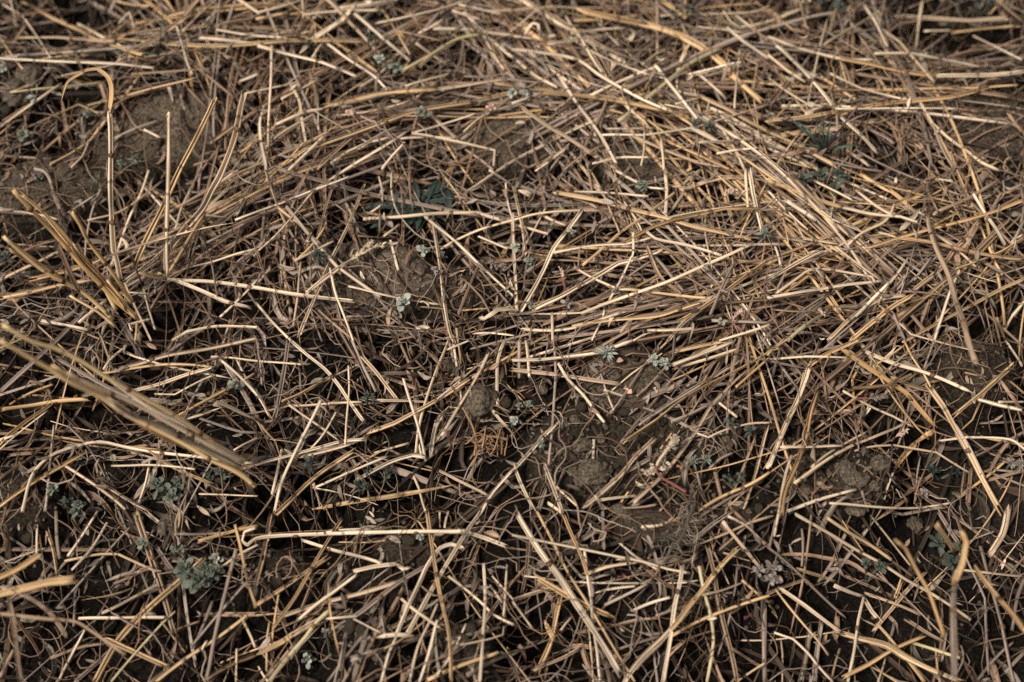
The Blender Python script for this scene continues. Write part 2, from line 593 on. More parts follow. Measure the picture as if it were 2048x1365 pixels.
def catmull(Q, n):
    """Smooth curve through Q; corners sharper than about 32 degrees stay sharp."""
    Q = np.asarray(Q, float)
    if len(Q) < 3:
        return Q[0] + (Q[-1] - Q[0]) * np.linspace(0, 1, max(n, 2))[:, None]
    out = []
    d = np.diff(Q, axis=0)
    L = np.linalg.norm(d[:, :2], axis=1) + 1e-9
    kink = [False] * len(Q)
    for i in range(1, len(Q) - 1):
        c = np.dot(d[i - 1][:2], d[i][:2]) / (L[i - 1] * L[i])
        kink[i] = c < .85
    tot = L.sum()
    for i in range(len(Q) - 1):
        p1, p2 = Q[i], Q[i + 1]
        p0 = Q[i - 1] if i > 0 and not kink[i] else 2 * p1 - p2
        p3 = Q[i + 2] if i + 2 < len(Q) and not kink[i + 1] else 2 * p2 - p1
        # tangents scaled to this span
        l1 = np.linalg.norm(p2 - p1)
        m1 = (p2 - p0) / (np.linalg.norm(p1 - p0) + l1 + 1e-9) * l1
        m2 = (p3 - p1) / (np.linalg.norm(p3 - p2) + l1 + 1e-9) * l1
        k = max(2, int(round(n * L[i] / tot)))
        u = np.linspace(0, 1, k, endpoint=False)[:, None]
        out.append((2 * u ** 3 - 3 * u ** 2 + 1) * p1 + (u ** 3 - 2 * u ** 2 + u) * m1 + (-2 * u ** 3 + 3 * u ** 2) * p2 + (u ** 3 - u ** 2) * m2)
    out.append(Q[-1:])
    return np.concatenate(out)


def wobble(P, amp):
    s = arclen(P)
    T, A, B = frames(P)
    a, b, c, d = [R.uniform(0, 6.3) for _ in range(4)]
    k1, k2 = R.uniform(18, 40), R.uniform(60, 110)
    env = np.minimum(1, np.minimum(s, s[-1] - s) / .01 + .3)
    w = (np.sin(s * k1 + a) + .5 * np.sin(s * k2 + b)) * amp * env
    v = (np.sin(s * k1 * .8 + c) + .5 * np.sin(s * k2 * .9 + d)) * amp * env * .7
    return P + A * w[:, None] + B * v[:, None]


def rest_z(xy, r, stiff=True, sink=.35, lift=0.0):
    """Height of a stalk lying along XY on what is already there (and the pile is raised under it)."""
    h = hgt(xy[:, 0], xy[:, 1])
    s = np.concatenate([[0], np.cumsum(np.linalg.norm(np.diff(xy, axis=0), axis=1))])
    if stiff and len(s) > 3:
        deg = 1 if s[-1] < .12 else 2
        try:
            fit = np.polyval(np.polyfit(s, h, deg), s)
        except Exception:
            fit = np.full(len(s), h.mean())
        res = (h - fit).max()
        z = fit + sink * res
    else:
        k = max(1, len(h) // 4)
        ker = np.ones(2 * k + 1) / (2 * k + 1)
        z = np.convolve(np.pad(h, k, mode='edge'), ker, 'valid')
        z = np.maximum(z, h - r * 2.5)
    z = z + r * .9 + lift
    sl = soil(xy[:, 0], xy[:, 1])
    z = np.clip(z, sl + r * .35, np.minimum(sl + .055, z))
    return z


def raise_pile(P, r, by=.75):
    s = arclen(P)
    n = max(2, int(s[-1] / GS * 1.5))
    t = np.linspace(0, s[-1], n)
    x, y, z = (np.interp(t, s, P[:, k]) for k in range(3))
    for o in ((-r * .6), (r * .6)):
        T = np.gradient(P[:, :2], axis=0)
        T /= np.linalg.norm(T, axis=1)[:, None] + 1e-9
        nx, ny = np.interp(t, s, -T[:, 1]) * o, np.interp(t, s, T[:, 0]) * o
        i, j = cell(x + nx, y + ny)
        np.maximum.at(H, (i, j), z + r * by)


# ------------------------------------------------------------------ the ground
def ground():
    fine_x = np.arange(-.78, .7801, .004)
    fine_y = np.arange(-.54, .8201, .004)
    far = np.array([.08, .2, .45, 1, 2.2, 5, 12, 30, 60])
    xs = np.concatenate([-.78 - far[::-1], fine_x, .78 + far])
    ys = np.concatenate([-.54 - far[::-1], fine_y, .82 + far])
    X, Y = np.meshgrid(xs, ys, indexing='ij')
    Z = soil(X, Y)
    V = np.stack([X, Y, Z], -1).reshape(-1, 3)
    nx, ny = len(xs), len(ys)
    i, j = np.meshgrid(np.arange(nx - 1), np.arange(ny - 1), indexing='ij')
    a = (i * ny + j).ravel()
    f = np.stack([a, a + ny, a + ny + 1, a + 1], -1)
    mb = MB()
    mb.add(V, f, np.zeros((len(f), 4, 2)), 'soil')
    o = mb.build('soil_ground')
    at_ = o.data.attributes.new('crust', 'FLOAT', 'POINT')      # dry crust on open patches; elsewhere dark soil, straw-gap shade painted into its colour
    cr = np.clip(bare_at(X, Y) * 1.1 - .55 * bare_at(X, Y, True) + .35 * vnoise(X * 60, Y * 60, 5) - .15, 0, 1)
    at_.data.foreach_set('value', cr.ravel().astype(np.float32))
    return tag(o, kind='structure')


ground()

TRACES = """
@0 0
sg50 190,20 430,160 650,255 800,330 1140,440
tp34 620,195 800,290 1025,405
tp22 20,35 165,120
tp25 165,120 290,290 405,465
tp32 0,465 400,487 780,500 950,510 1230,545
tn28 85,742 420,705 830,660
st60 960,470 1200,330 1410,190 1600,-20
tp26 1460,250 1600,110 1740,-10
tp40 1590,305 1800,325 2100,370
sg42 1370,355 1800,372 2350,330 2900,330
tp34 1735,240 2048,290 2300,310
sg40 715,840 950,780 1240,700 1550,625
tt28 900,855 1050,770 1380,690
tt26 1050,595 1300,580 1680,550
ty34 920,1110 1100,1030 1275,965
tp34 1150,1040 1280,1105
tt28 20,970 130,900 240,830
tp26 570,1340 660,1250 690,1180 715,1100
tg40 400,1320 550,1240 690,1150
tp30 1410,190 1460,370 1500,520 1540,600
ry44 1740,20 1690,170 1640,290
tp36 1900,-10 2080,110
tp34 1920,650 2060,595
tt40 1790,190 2048,150
tp22 950,190 1035,105 1070,225
st34 160,300 450,300 830,330
sg40 900,5 1050,35 1190,48
sg40 1160,0 1300,110 1390,190
tg40 1030,450 1200,490 1320,490
st36 0,190 170,120 430,70
tg30 0,300 190,560
@1 0
sp48 650,78 900,40 1150,5
tp30 380,120 700,95 990,85
sp44 950,190 1150,150 1450,85 1680,10
rp48 350,430 450,320 560,245 680,170 750,90 800,75
tg36 0,155 250,105
tp34 20,100 200,50 380,-5
tt40 560,-10 700,130 860,290 990,435
tp40 790,110 960,260 1230,490
tg26 1010,80 1080,180 1150,290 1230,440
tp36 570,355 720,470 960,620 1050,720
sg36 570,310 700,390 830,480 960,570
sp38 435,480 490,390 565,305
sp38 0,365 200,420 520,500 800,615
tp32 125,370 120,560 110,850 100,1180
tn38 1180,560 1400,440 1620,310 1820,275
sp36 1310,535 1450,420 1600,340
tp36 1820,280 1900,440 1985,560
sp42 1660,90 1800,240 2048,460
tp36 1420,230 1700,240 1890,265 2060,292
tp30 1620,40 1800,80 1960,115
tp30 1570,85 1790,160
tp34 1300,270 1400,215 1490,160
st36 1140,250 1500,330
tg40 1150,270 1320,425
tp30 1280,345 1550,540
tp26 1290,780 1545,590
sp42 1430,720 1700,680 2000,640
sg64 550,850 780,800 1000,750 1250,730 1430,722
sp34 1200,690 1370,640 1540,590
sg46 480,1170 800,1060 1050,970 1250,900 1500,850 1750,810 2048,740
tp36 150,1000 300,930 420,890 540,870
tp28 205,790 420,680 500,630
tp24 205,790 265,870
tp34 285,685 350,800 375,980 400,1140
tt34 430,575 470,700 480,850
tp36 60,850 30,1000 40,1160 80,1364
st50 -20,1270 200,1080 450,930
tp32 260,1364 400,1230 540,1095
tp30 600,1310 750,1210 900,1140 1060,1100
sp36 820,1180 1000,1080 1150,1015
tp24 1150,1110 1400,1100 1600,1110
tp38 1250,1070 1450,1110 1700,1160 1910,1205 1900,1330
tp30 1010,1355 1090,1250 1190,1140
sp40 1370,890 1480,1000 1630,1130
tp20 1270,1060 1500,990 1750,910
tp30 740,890 900,850 1050,830
st44 500,1340 700,1160 820,1060
ty36 830,700 1000,590 1130,450 1290,300 1460,110
ry40 200,1250 270,1170 440,1165
tt26 1660,600 1670,400
tt20 1780,840 1870,720 1900,600 1885,480
tp26 1660,1060 1820,930 2048,840
ty30 1680,1200 1800,1280 1900,1364
tg22 340,575 550,540
st36 520,730 640,620 760,520
tp30 370,0 380,150
@2 0
sp32 0,240 100,160 240,65 560,75
tp32 0,290 150,310 290,350
sp36 290,350 500,325 780,285
sg46 490,165 780,150 1000,125
sg66 550,85 820,145 1060,195
sg66 1060,195 1300,270 1500,370 1680,500 1780,610 1980,800
ry60 360,150 430,90 560,85
tp34 430,140 560,330 640,460 720,580
tp30 470,270 700,240 910,230
ry46 985,550 1010,400 1000,220 1050,160
tp24 1160,0 1160,250 1160,470
sg44 1200,10 1390,140
tp30 1190,130 1500,110 1930,95 2060,50
tn28 1040,520 1150,430 1270,385
tp38 1145,525 1250,670 1340,780 1500,980
tp36 0,400 330,440 540,490 680,590 880,710 1050,800 1240,880
sp34 0,450 180,600 340,690
tp36 380,620 520,830 700,1080 830,1310
st50 -10,660 120,760 230,850
sg52 240,740 500,760 720,790 1000,840 1200,880
tp30 0,830 240,740
tn44 850,970 960,880 1060,790 1200,680 1300,600 1400,520 1660,390
tp32 620,770 780,690 1000,600 1150,540
rp34 860,780 930,870 1050,970 1130,1055
tt22 1060,1060 1075,830 1105,650
tp24 1030,1330 1055,1200 1060,1060
tp26 720,1085 1050,1085 1300,1050 1430,1030
tt32 1430,1030 1700,950 2048,840
st42 90,870 300,1020 450,1110 620,1220 850,1364
sp40 200,1350 350,1240 460,1160
rp34 460,1150 380,1260 300,1364
tt40 580,1180 700,950 760,800
st36 420,1350 560,1240 720,1160
tp32 640,1310 850,1260 1100,1260
tg26 1140,1270 1400,1280 1600,1330
tp34 1195,1130 1215,1364
sg46 1500,770 1700,860 1900,980 2048,1060 2348,1190
tp26 1310,835 1500,785
tp30 1330,730 1500,770
tp26 1480,215 1700,240 1880,270
tp34 1720,220 1850,330 2048,470
tp30 1690,90 1750,180 1830,220
tp34 1790,125 1920,220 2070,345
tp44 1430,1020 1650,1140
tp34 1500,1140 1750,1130 2048,1110 2150,1090
sp46 1390,610 1550,570 1800,510
tp20 1780,870 1790,680 1820,400
st36 970,1090 1200,1190 1500,1300 1700,1340
sg46 1250,1130 1500,1250 1750,1364
ty30 1560,1190 1590,1364
tp26 1640,1230 1800,1200 1970,1185
tp28 1690,1040 1800,1220 1860,1364
rp28 100,280 150,200 210,200 220,260 215,330 ~
ty32 170,340 210,420 290,580
ry40 850,250 870,370 930,540
tp30 760,1035 900,1040 1130,1030
@3 0
tp38 0,300 200,370 420,430 580,470 830,480
sg46 580,470 800,510 1000,555 1180,590 1340,610
sp42 1340,610 1600,605 1880,590 2060,570
tp30 760,30 850,170 950,370
tn34 450,355 600,270 740,190 890,95
tp26 310,880 360,640 390,500 430,300 470,160
tp28 0,440 160,570 300,660
sp42 0,310 100,390 250,540 370,670 480,800 600,950 750,1090 880,1230
tp30 0,620 150,730 360,860
ty40 480,570 510,770 540,900 560,1100
rp90 300,920 370,890 440,865 500,845 530,870 580,960 ~
sg46 0,965 250,950 600,890 900,840 1200,810 1450,780 1780,690
tp34 540,870 900,875 1350,870 1490,875
tp26 500,590 750,710 900,750 1150,810
st36 900,230 1050,340 1200,510 1320,650
tp30 1240,0 1210,200 1180,405
tp30 850,430 1150,430 1400,480 1690,540
st46 1030,130 1300,145 1600,165 1900,150
sg40 1480,260 1700,235 1990,210
tp24 1250,250 1480,250
ty30 1240,420 1440,270
tt34 1380,0 1600,140
tt34 1830,0 2060,190
tp24 1640,290 1850,390 2030,480
tp36 1215,820 1310,990 1440,1110 1600,1220 1700,1300 1840,1364
tt26 1600,1150 1750,1060 1950,990
st42 1910,890 1970,980 2060,1080
sg46 0,1080 150,1140 300,1200 560,1340
st44 1400,480 1600,420 1760,400
rt44 100,1260 350,1195 590,1190
st60 0,850 80,750 160,650
rp34 620,1200 740,1280 830,1350
tg24 1080,1364 1060,1200
ty26 1320,990 1400,1200 1490,1364
tt40 490,260 520,150 560,0
tt30 250,0 300,220 330,235
ty36 820,1040 950,1110 1000,1150
tt20 890,200 920,80 940,0
tt30 950,280 1050,200 1300,150
@0 1
tp26 880,780 950,640 1040,380 1130,180 1190,0
sp46 1000,890 1250,690 1500,440 1680,270
tn38 1680,280 1810,160
tp30 0,320 270,355 460,395
sg46 0,1025 250,980 480,920 700,880
tp44 630,1220 850,1040
tp32 330,1200 520,1235 700,1275
tp24 1150,950 1190,1110 1240,1275
tp28 1050,1280 1030,1230 1200,1190
tg36 1080,1364 1090,1220
tp30 1160,145 1280,280 1430,440
ty28 820,120 740,330 700,520 680,700
ty32 1420,210 1500,390 1600,530 1680,690 1740,1010
tp34 1880,400 2060,330 2240,270 2500,165 2790,50
tp32 1380,1360 1500,1290 1750,1250 2060,1260
tp32 1760,1170 1960,980 2060,870
ty30 1960,940 2060,1090
ty26 1480,860 1540,650 1600,450 1690,230
tt34 1200,1120 1330,900
sy32 340,390 520,500 640,510
tp28 1530,150 1440,330 1400,470
sy40 1890,350 1990,180 2060,60
tp30 1750,110 1900,0
tt36 0,880 300,740 470,650
tt30 700,400 950,330 1180,180 1310,80
rp40 740,745 950,660 1200,580 1450,510 1700,450 1900,415 h=.03
sp40 1360,850 1500,790 1700,740 1900,670 2060,625
sp38 1300,870 1500,880 1700,890 2048,935 2400,995 2830,1050
sp42 1400,880 1600,960 1800,1050 2000,1100
rp30 1010,975 1240,990 1240,850
rp50 1140,820 1250,820 1340,850
tt32 0,760 200,640 410,560
tt28 100,700 280,600 450,560
st40 930,960 1010,1010 1000,1060
tp24 1000,900 1130,1190 1210,1364
@1 1
tt36 80,0 180,290 260,460 340,590
tp38 240,290 400,490 480,590 640,770 830,900 1000,1015
st38 350,1300 480,1000 560,800 640,640 740,430 860,120
tp30 590,780 630,960 700,1150 780,1364
sp42 350,1320 420,1150 510,940
tp42 860,390 1150,370 1410,345 1760,335
tp36 1760,335 1980,400 2060,425
tp46 1350,370 1550,530 1780,750 2060,1010
sp42 1410,370 1440,570 1470,800 1500,1050 1550,1300 1580,1364
tp24 1090,0 1090,180 1130,330 1230,460 1330,540 1470,585 ~
tp36 1460,640 1600,560 1800,470 2048,395 2250,345 2550,325 2750,325
tp24 740,930 1000,995 1250,1040 1480,1075
tp30 0,1060 100,1180 280,1364
tp30 310,720 450,650 620,565
tp34 0,910 100,800
tp30 1075,560 1110,690 1140,800
tp26 985,50 1010,150 1010,250
st30 660,0 600,180 540,370 490,540
st42 0,660 150,520 300,350 440,180
tg24 330,710 440,600 560,435
st34 440,1170 800,1200
tt30 480,1100 640,1240 760,1340
tt34 1620,1150 1700,960 1780,780 1830,720
rt40 1200,770 1220,680 1300,600 1400,590 ~
ry60 1150,740 1190,790 1260,825
rp44 1780,1180 1830,1190 1930,1120 2048,1115 2120,1130 ~
tt24 1670,880 1800,1020 1870,1140
tp32 2000,100 2020,250 2048,380
tp30 1870,0 2060,125
st36 600,1140 780,1090 880,1050
ty32 720,260 790,390 820,500
tp26 1020,530 1150,430
tp26 890,350 1010,270
tt32 300,1250 330,1020 340,860 360,700
ty34 50,560 70,300
tp26 1780,530 2010,630
tg30 180,300 420,480
tp36 400,990 550,870 670,785 800,690
@2 1
sg52 340,175 640,235 960,320 1200,375 1450,450 1700,500 1920,550
tp48 555,1145 750,1070 1000,980 1250,890 1480,790 1730,680 1930,580
sp50 180,1110 400,1010 500,950 700,840 850,750 1000,710 1190,640
tp42 780,1040 870,880 940,720 965,660 965,500
sp46 80,1110 160,970 250,790 330,620 440,480 550,330
tp42 40,1120 30,850 10,500 5,350
sp38 10,120 50,300 90,480 110,660
tp30 40,690 150,520 230,370 270,300
sp40 360,650 600,610 760,595 900,590 1090,545
tg32 565,760 700,650 870,500 1080,350 1300,180
sg46 870,590 1100,460 1300,390 1530,350 1700,310 1980,310
rp60 1280,130 1400,150 1550,100 1700,70 2048,80
tp38 1225,0 1240,150 1230,350
tp36 830,0 1000,90 1100,135 1220,150
tp36 1080,490 1150,540 1400,600 1680,685
tp28 500,170 800,180 1090,205
tp36 0,430 150,465 290,510
tp34 250,360 350,410 430,440
rt60 440,1220 700,1150 850,1120 1000,1110 1250,1050 1500,1000
sp42 80,1270 350,1275 560,1240 760,1170 900,1130
sg40 500,1240 800,1200 1150,1170 1350,1110 1500,1060
rt64 230,1250 500,1120 700,1030 900,910 1050,820
tp34 510,1060 630,1110
tp38 1090,1280 1300,1275 1450,1265
sp44 1250,1364 1380,1220 1500,1130 1620,1010
sg42 1350,1200 1600,1040 1800,900 2060,710
tp32 970,1364 1080,1310 1160,1295
tp30 640,1364 720,1200 740,1120
st40 1080,600 1150,780 1210,880 1340,985
ty34 1150,700 1250,820 1370,965
tp32 500,780 650,870 850,960 1000,960
tg32 850,940 1100,970 1350,1000 1550,1020
tp24 1560,310 1550,520 1580,680 1600,800
tt34 630,0 720,170 800,370 860,500
tp34 320,1140 325,1364
sp46 1900,0 1930,200 2000,500
tp34 1870,0 1890,330
rt40 1770,470 1870,340
tp30 870,1300 950,1200
rp42 490,230 560,250 680,300
ty46 1600,1200 1850,1210 2060,1220
tp32 1660,1364 1900,1290 2060,1235
ty26 1780,760 1690,960 1580,1170
tn28 1370,110 1500,0
@3 1
tt64 1280,370 1300,470 1350,640 1440,850 1500,1050 1560,1200 1600,1364 1660,1530 h=.015,.09
tt34 1210,80 1290,190 1360,330
sg52 0,75 300,205 600,295
tp42 600,300 800,350 1060,375 1200,420
tp38 0,160 100,270 270,430 350,500
tp38 1640,190 1740,350 1820,460 1900,600
sg40 790,620 1000,550 1280,470 1560,400 1800,330 2060,235
sg48 1060,540 1300,580 1600,650 1860,690 2060,707
sg38 2060,535 1880,640 1740,700 1500,790
sp42 0,880 200,760 430,640
tp32 60,985 250,850 330,800 480,795 650,825 830,855 855,900
tp36 0,1020 250,970 420,945 650,910 900,885
sg54 680,1350 870,1190 1000,1090 1160,1000
tp36 700,1170 850,1010 965,900
tp30 890,1050 950,930 1030,830 1120,700
st42 490,1350 700,1160 900,1040 1100,1000
st52 1170,960 1380,790 1480,640 1600,520 1690,400
rt60 1530,760 1510,680 1600,560 1700,390
tp30 1320,500 1520,640 1660,770
tp24 540,610 680,720 890,870
tn48 160,1364 320,1230 480,1120
sg42 1100,1364 1350,1230 1600,1100 1850,960 2060,865
tp36 1330,1364 1400,1160 1450,1000 1530,800
st38 50,1115 250,1130 480,1100 740,1080
tp32 550,110 530,250 500,380
sp46 160,250 280,320 370,385
sp34 270,545 400,570 550,590
sg60 730,20 860,100 960,160
sg44 960,150 1060,230 1170,340
rp50 1040,490 1150,390 1225,300
tp32 510,390 650,450 790,510
tp28 640,600 760,500 940,400 1010,270
tp32 30,560 70,650 100,760
tp30 880,500 1030,540
tp30 1950,580 2060,370
sp42 150,20 300,60 500,150 680,240
tt40 1330,350 1600,230 1850,80
tt34 1650,400 1850,300 2060,175
rp54 1430,100 1390,260
tt32 1870,180 1780,320
sy52 1020,960 1080,870
ty30 1170,880 1300,700
tt36 1830,1180 1900,1364
tp32 2060,1040 1960,1160 1890,1290
ty32 1000,1140 1050,1250 1100,1364
ty30 70,950 160,760 200,650
tp34 700,160 850,280 1000,370
tp26 1300,60 1470,85
@0 2
sg38 820,260 1100,210 1300,190 1500,195 1690,210
sp38 1080,400 1300,340 1500,270 1680,220
st44 900,235 1100,190 1350,120 1700,60 2060,-20
sg54 0,550 250,520 480,485 700,470
sg46 0,820 200,650 430,490
tp26 0,870 200,700 380,560
tp34 180,1364 260,1080 400,930 560,860 800,810 1000,850 1250,890 1600,930 2030,980
sg54 0,1320 300,1120 520,990 700,880
tp26 890,1000 1200,1000 1560,1030
sg42 1180,860 1300,960 1500,1060 1690,1140
tp36 520,1000 750,1150 1000,1350
sp42 850,1160 1050,1280 1200,1364
tp34 1110,1300 1160,1150 1200,960
ty42 360,1364 380,1150 400,960 430,680
tp24 1240,425 1400,430 1550,350 1700,280 ~
tp28 1690,130 1850,140 2048,165 2410,190
tp30 1760,150 1900,270 2060,440
tp28 1890,150 1980,320 2060,430
ry46 1410,390 1600,450 1800,510 2060,635
tg36 1420,600 1600,500 1850,370 2040,260
rp36 1480,630 1600,600 1780,530
ty32 1600,620 1800,690 1930,730 2060,735
st34 60,920 250,900
tt32 0,1100 250,930 400,790
sy38 550,680 700,850 850,1100
tp26 1590,1225 1800,1230 2060,1240
tp26 1880,1180 2000,1230
tp30 830,230 900,140 1020,40
ty32 340,620 460,710
ty28 1720,200 1740,0
tp28 1870,880 2060,780
st38 1870,1040 2060,985
tt32 780,770 860,560
tg30 80,510 250,420 420,350
@1 2
sp42 280,0 400,110 550,230 650,340 750,480 870,650
tp30 740,200 745,400 720,650 710,830
ty34 770,0 850,200 960,410
sp42 850,130 960,250 1060,380 1130,470
tp42 520,470 460,600 380,770 300,930 200,1150 150,1364
sp38 0,990 250,930 500,860 700,800 880,785
sp36 330,930 550,880 700,840 860,780
tp26 260,510 400,610 560,720 680,810
tg34 210,480 350,420 500,340 600,280
sy50 150,600 190,400 230,200 260,0
sg50 180,1364 400,1150 550,1030 780,880
tp34 300,520 550,500 850,490
sp40 890,460 1000,475 1140,470
sp32 980,480 1200,480 1380,490
sg46 870,740 1100,660 1250,580 1480,450 1700,310
tp38 1280,900 1300,720 1350,520 1420,310 1500,100 1540,0
tp32 1180,300 1240,480 1300,680 1360,960
tp30 1580,30 1610,250 1640,500
sp52 1480,770 1600,560 1700,400 1800,220 1860,90
rp60 1390,940 1430,690 1480,600 1540,530 1640,540 ~
tp40 1990,0 1940,150 1930,350 1935,520
rp32 1850,500 1950,630 2060,740
sp42 830,1100 950,1030 1100,960 1250,920 1340,930
rg54 450,1350 850,1280 1000,1260 1300,1210 1500,1170 1600,1150
tp36 460,1140 500,1250 520,1364
tp36 1260,1070 1310,1180 1360,1364
tp36 1470,1040 1600,1110 1860,1240
sp46 1800,1364 1900,1210 2060,1030
tp32 210,870 180,1020 130,1230
tp26 480,1170 750,1050 1050,930
ty28 800,900 900,980
st36 0,1020 150,1110 280,1200
tp26 940,900 1220,820
ry54 470,1040 540,980 560,910
ry54 660,1150 700,1300
tp26 440,860 540,740 640,570
ry44 900,270 1100,260 1300,270 1400,310 ~
sp40 0,410 110,610
st36 0,630 100,690
sy38 190,640 250,830 290,930
ry50 1470,1040 1460,1140
ty30 10,0 40,200 50,350
tp28 1510,80 1700,0
ry60 510,390 510,640
@2 2
tp46 0,155 250,145 500,120 700,90 960,0
st48 0,230 300,265 600,310 880,350
sg46 910,800 1150,640 1340,490 1550,360 1800,230 2048,90 2260,-50 2480,-220
st48 950,1310 1200,1090 1450,760 1600,520 1700,410 1880,230
tg28 1790,370 1950,230 2060,130
st50 590,1320 750,1180 870,1070 1000,910 1140,780
tp44 1290,190 1450,130 1640,60 1760,10
tp40 1350,205 1550,150 1800,70
tp36 1460,130 1640,40
sg42 1300,85 1500,40 1700,0
tp34 370,180 450,310 580,440 740,650
tp32 735,395 905,450
tp34 655,790 650,970
sp42 0,1050 120,920 240,780 350,670
sp42 20,1010 100,1190 190,1364
sp42 260,990 320,1150 400,1364
tp26 350,1160 520,1320
tg36 1490,1364 1700,1240 1900,1150 2060,1055
tt32 1180,1364 1330,1200
tp22 710,265 760,420 815,555
tp22 800,395 960,260 1200,100
ty28 330,0 350,250 340,500 320,750 295,1000
tt26 710,1345 1000,1330 1150,1310
tp30 1480,740 1570,770 1700,710 1900,660 2060,655
ty28 1570,1030 1680,940 1760,900
ty26 1070,1140 1180,1270
ty28 1480,1060 1500,1170 1540,1250
ty42 60,0 60,300
tp36 110,0 140,290
st36 1860,1320 1950,1050 2030,760 2048,690
sy44 220,1340 280,1180
sy44 330,1250 400,1070
ry44 430,1150 550,1200 610,1270 ~
ry48 750,1240 850,1080
tp44 290,1300 400,1380
tp32 1650,490 1800,610
@3 2
sp56 0,1010 60,860 130,700 230,500 310,290 330,200
sy44 330,200 380,80 410,0
sg58 110,1364 150,1170 230,980 300,750 340,560 400,390
sg48 330,200 450,120 620,40 750,-20
tp36 350,1010 480,910 700,780 800,725
tp36 210,1135 400,1000 600,880 800,790 1000,710 1170,630
tp32 100,850 350,850 580,840
tp46 160,1364 400,1270 700,1190
sg52 600,70 750,180 950,310 1100,420 1200,540 1320,670
sp46 780,90 1000,180 1250,250 1450,330 1600,400
tp42 1680,470 1850,520 2030,555
tg38 1090,0 1150,130 1250,280 1300,370
sg66 1290,370 1400,520 1500,700 1620,900 1720,1100 1860,1364
sg52 1960,190 1830,310 1700,430 1500,590
rg64 1370,690 1200,800 1080,930 1000,1060 ~
tp26 1000,1060 930,1270
tp28 620,910 800,860 1000,840 1350,890 1620,1060
tp28 600,400 800,510 1000,600 1160,690
tp34 1900,0 2030,200
ty26 1250,220 1330,0
sy42 860,0 820,240
tp36 190,920 130,1120 90,1364 50,1560
st52 1600,1290 1620,1000
st46 1550,1250 1590,900
tp26 0,150 300,130 630,135
ty30 1180,1280 1200,1050 1220,930
rt44 1390,1010 1280,1100 1150,1200 1020,1290
rp54 1650,500 1640,420 1620,290
ry60 1430,320 1530,210
tp32 500,1300 800,1330 1200,1340 1480,1290
ty32 750,1200 800,1364
tp26 1370,800 1600,770 1940,790 2060,875
tt32 1640,930 1880,800
rt36 1840,290 1930,420 2040,560 ~
st44 1780,1110 2060,1035
tp30 1850,490 2060,490
tg26 840,200 1000,100 1100,30
tp32 0,110 100,20 170,-40
sg54 0,90 60,60
tg40 620,90 700,150
st44 1010,300 1200,370 1400,420
@0 3
sg84 -1000,900 -500,780 0,660 250,600 400,560 590,540 h=.0,.06
sg62 -900,860 -450,700 0,530 150,460 300,360 h=.0,.05
sg40 380,155 430,300 460,510
ty42 450,0 460,200 480,380
st60 1090,20 1150,200 1220,420 1280,600 1330,750 1390,960
tg36 520,400 800,340 950,340 1100,410 1250,480
sg62 760,1364 950,1030 1180,790 1400,590 1650,360
ty36 450,780 800,400 1040,130
tp24 1530,650 1700,500 1900,360 2060,270
tn32 890,1364 1100,1120 1300,890 1400,800
sg62 870,1030 1100,1130 1330,1240
tp38 630,860 900,860 1150,850 1320,850
sp38 820,810 1000,720 1250,590
rg40 640,710 900,670 1050,620 1120,560 ~
tg42 1880,110 1930,300 1990,580 2048,760
ty32 1410,180 1600,185 1850,170
tg38 1590,240 1900,150 2060,115
ty42 1700,720 1620,920 1540,1100
ty48 1530,1080 1800,760 2060,460
ty46 1650,1340 1720,1000 1830,560 1890,300
tg42 1250,1364 1500,1170 1750,1000 1980,830
st58 1650,1340 1900,1200 2060,1140
tp30 1890,1364 1895,1100
tp36 1915,820 1980,960 2040,1090
st42 0,600 200,680 400,820 530,1000 h=.03,.02
st42 0,820 400,860 600,880 720,950 860,1050 1000,1150 h=.04,.02
st46 70,700 110,900 130,1100 170,1364 h=.04,.04
st38 120,860 270,1060 330,1180
tp28 480,1340 680,950
sy52 600,1364 760,1230 900,1100
tt26 1290,880 1480,1130
tp32 860,90 740,280 570,470
tp32 540,360 650,200 780,0
rp34 840,560 1000,500 1150,480
sy42 1240,270 1390,480
tp24 300,110 295,340
sp46 1170,0 1280,95
rg46 1440,0 1420,120 1400,200
ty54 590,920 600,650 620,580
st42 420,1170 680,1080 860,1060
tt32 1400,950 1590,880
tt32 1100,1030 1300,980
st38 80,800 300,750
tt42 0,1330 110,1110
tp36 1780,370 2000,480
@1 3
tp52 0,130 -90,165 -110,240 -70,270 0,220 200,200 500,190 880,170 1300,160 1670,155 ~
sp42 450,200 650,160 820,150
ry44 830,140 1000,120
tp42 370,230 600,300 800,350 1000,415
sp44 780,480 950,440 1120,420
rp44 1120,420 1180,465 1260,440
sp54 340,870 450,770 600,660 800,510
sg46 0,750 200,620 400,480 570,370
sg42 130,940 300,700 400,530 490,380 690,60
tn54 110,1364 250,1180 400,1000 480,890 590,790
st62 130,1110 300,990 480,880
rg60 0,1150 200,1050 330,960
st46 180,850 500,740 900,640 1160,560
sy52 680,910 900,760 1150,570 1380,430
sp46 1120,1000 1200,800 1300,580 1370,420 1470,290 1560,260 1650,290 ~
sp48 1200,990 1340,740 1480,500 1590,320 1700,140 1800,0
sp46 1700,170 1830,210 2010,280
sg42 1370,0 1400,200 1430,400 1470,650 1500,800 1540,1000 1560,1364
tp42 1540,520 1700,640 1830,750 1900,820 2060,905
tp42 1820,420 1830,700 1810,1000 1790,1364
tp36 1160,700 1250,780 1480,940
tp30 1230,1364 1300,1080 1380,900 1450,740
tp36 1310,1364 1380,1150 1450,870
rp50 960,1010 1100,990 1300,1000
ry52 770,1364 850,1100 900,900 950,800
sy42 680,1280 720,1000 750,850
tg42 1370,1350 1650,1230 1940,1130
ty42 1690,1310 1900,1200 2060,1130
tp32 1980,840 2010,430
tp26 1890,520 2060,710
tp26 1870,590 1970,730
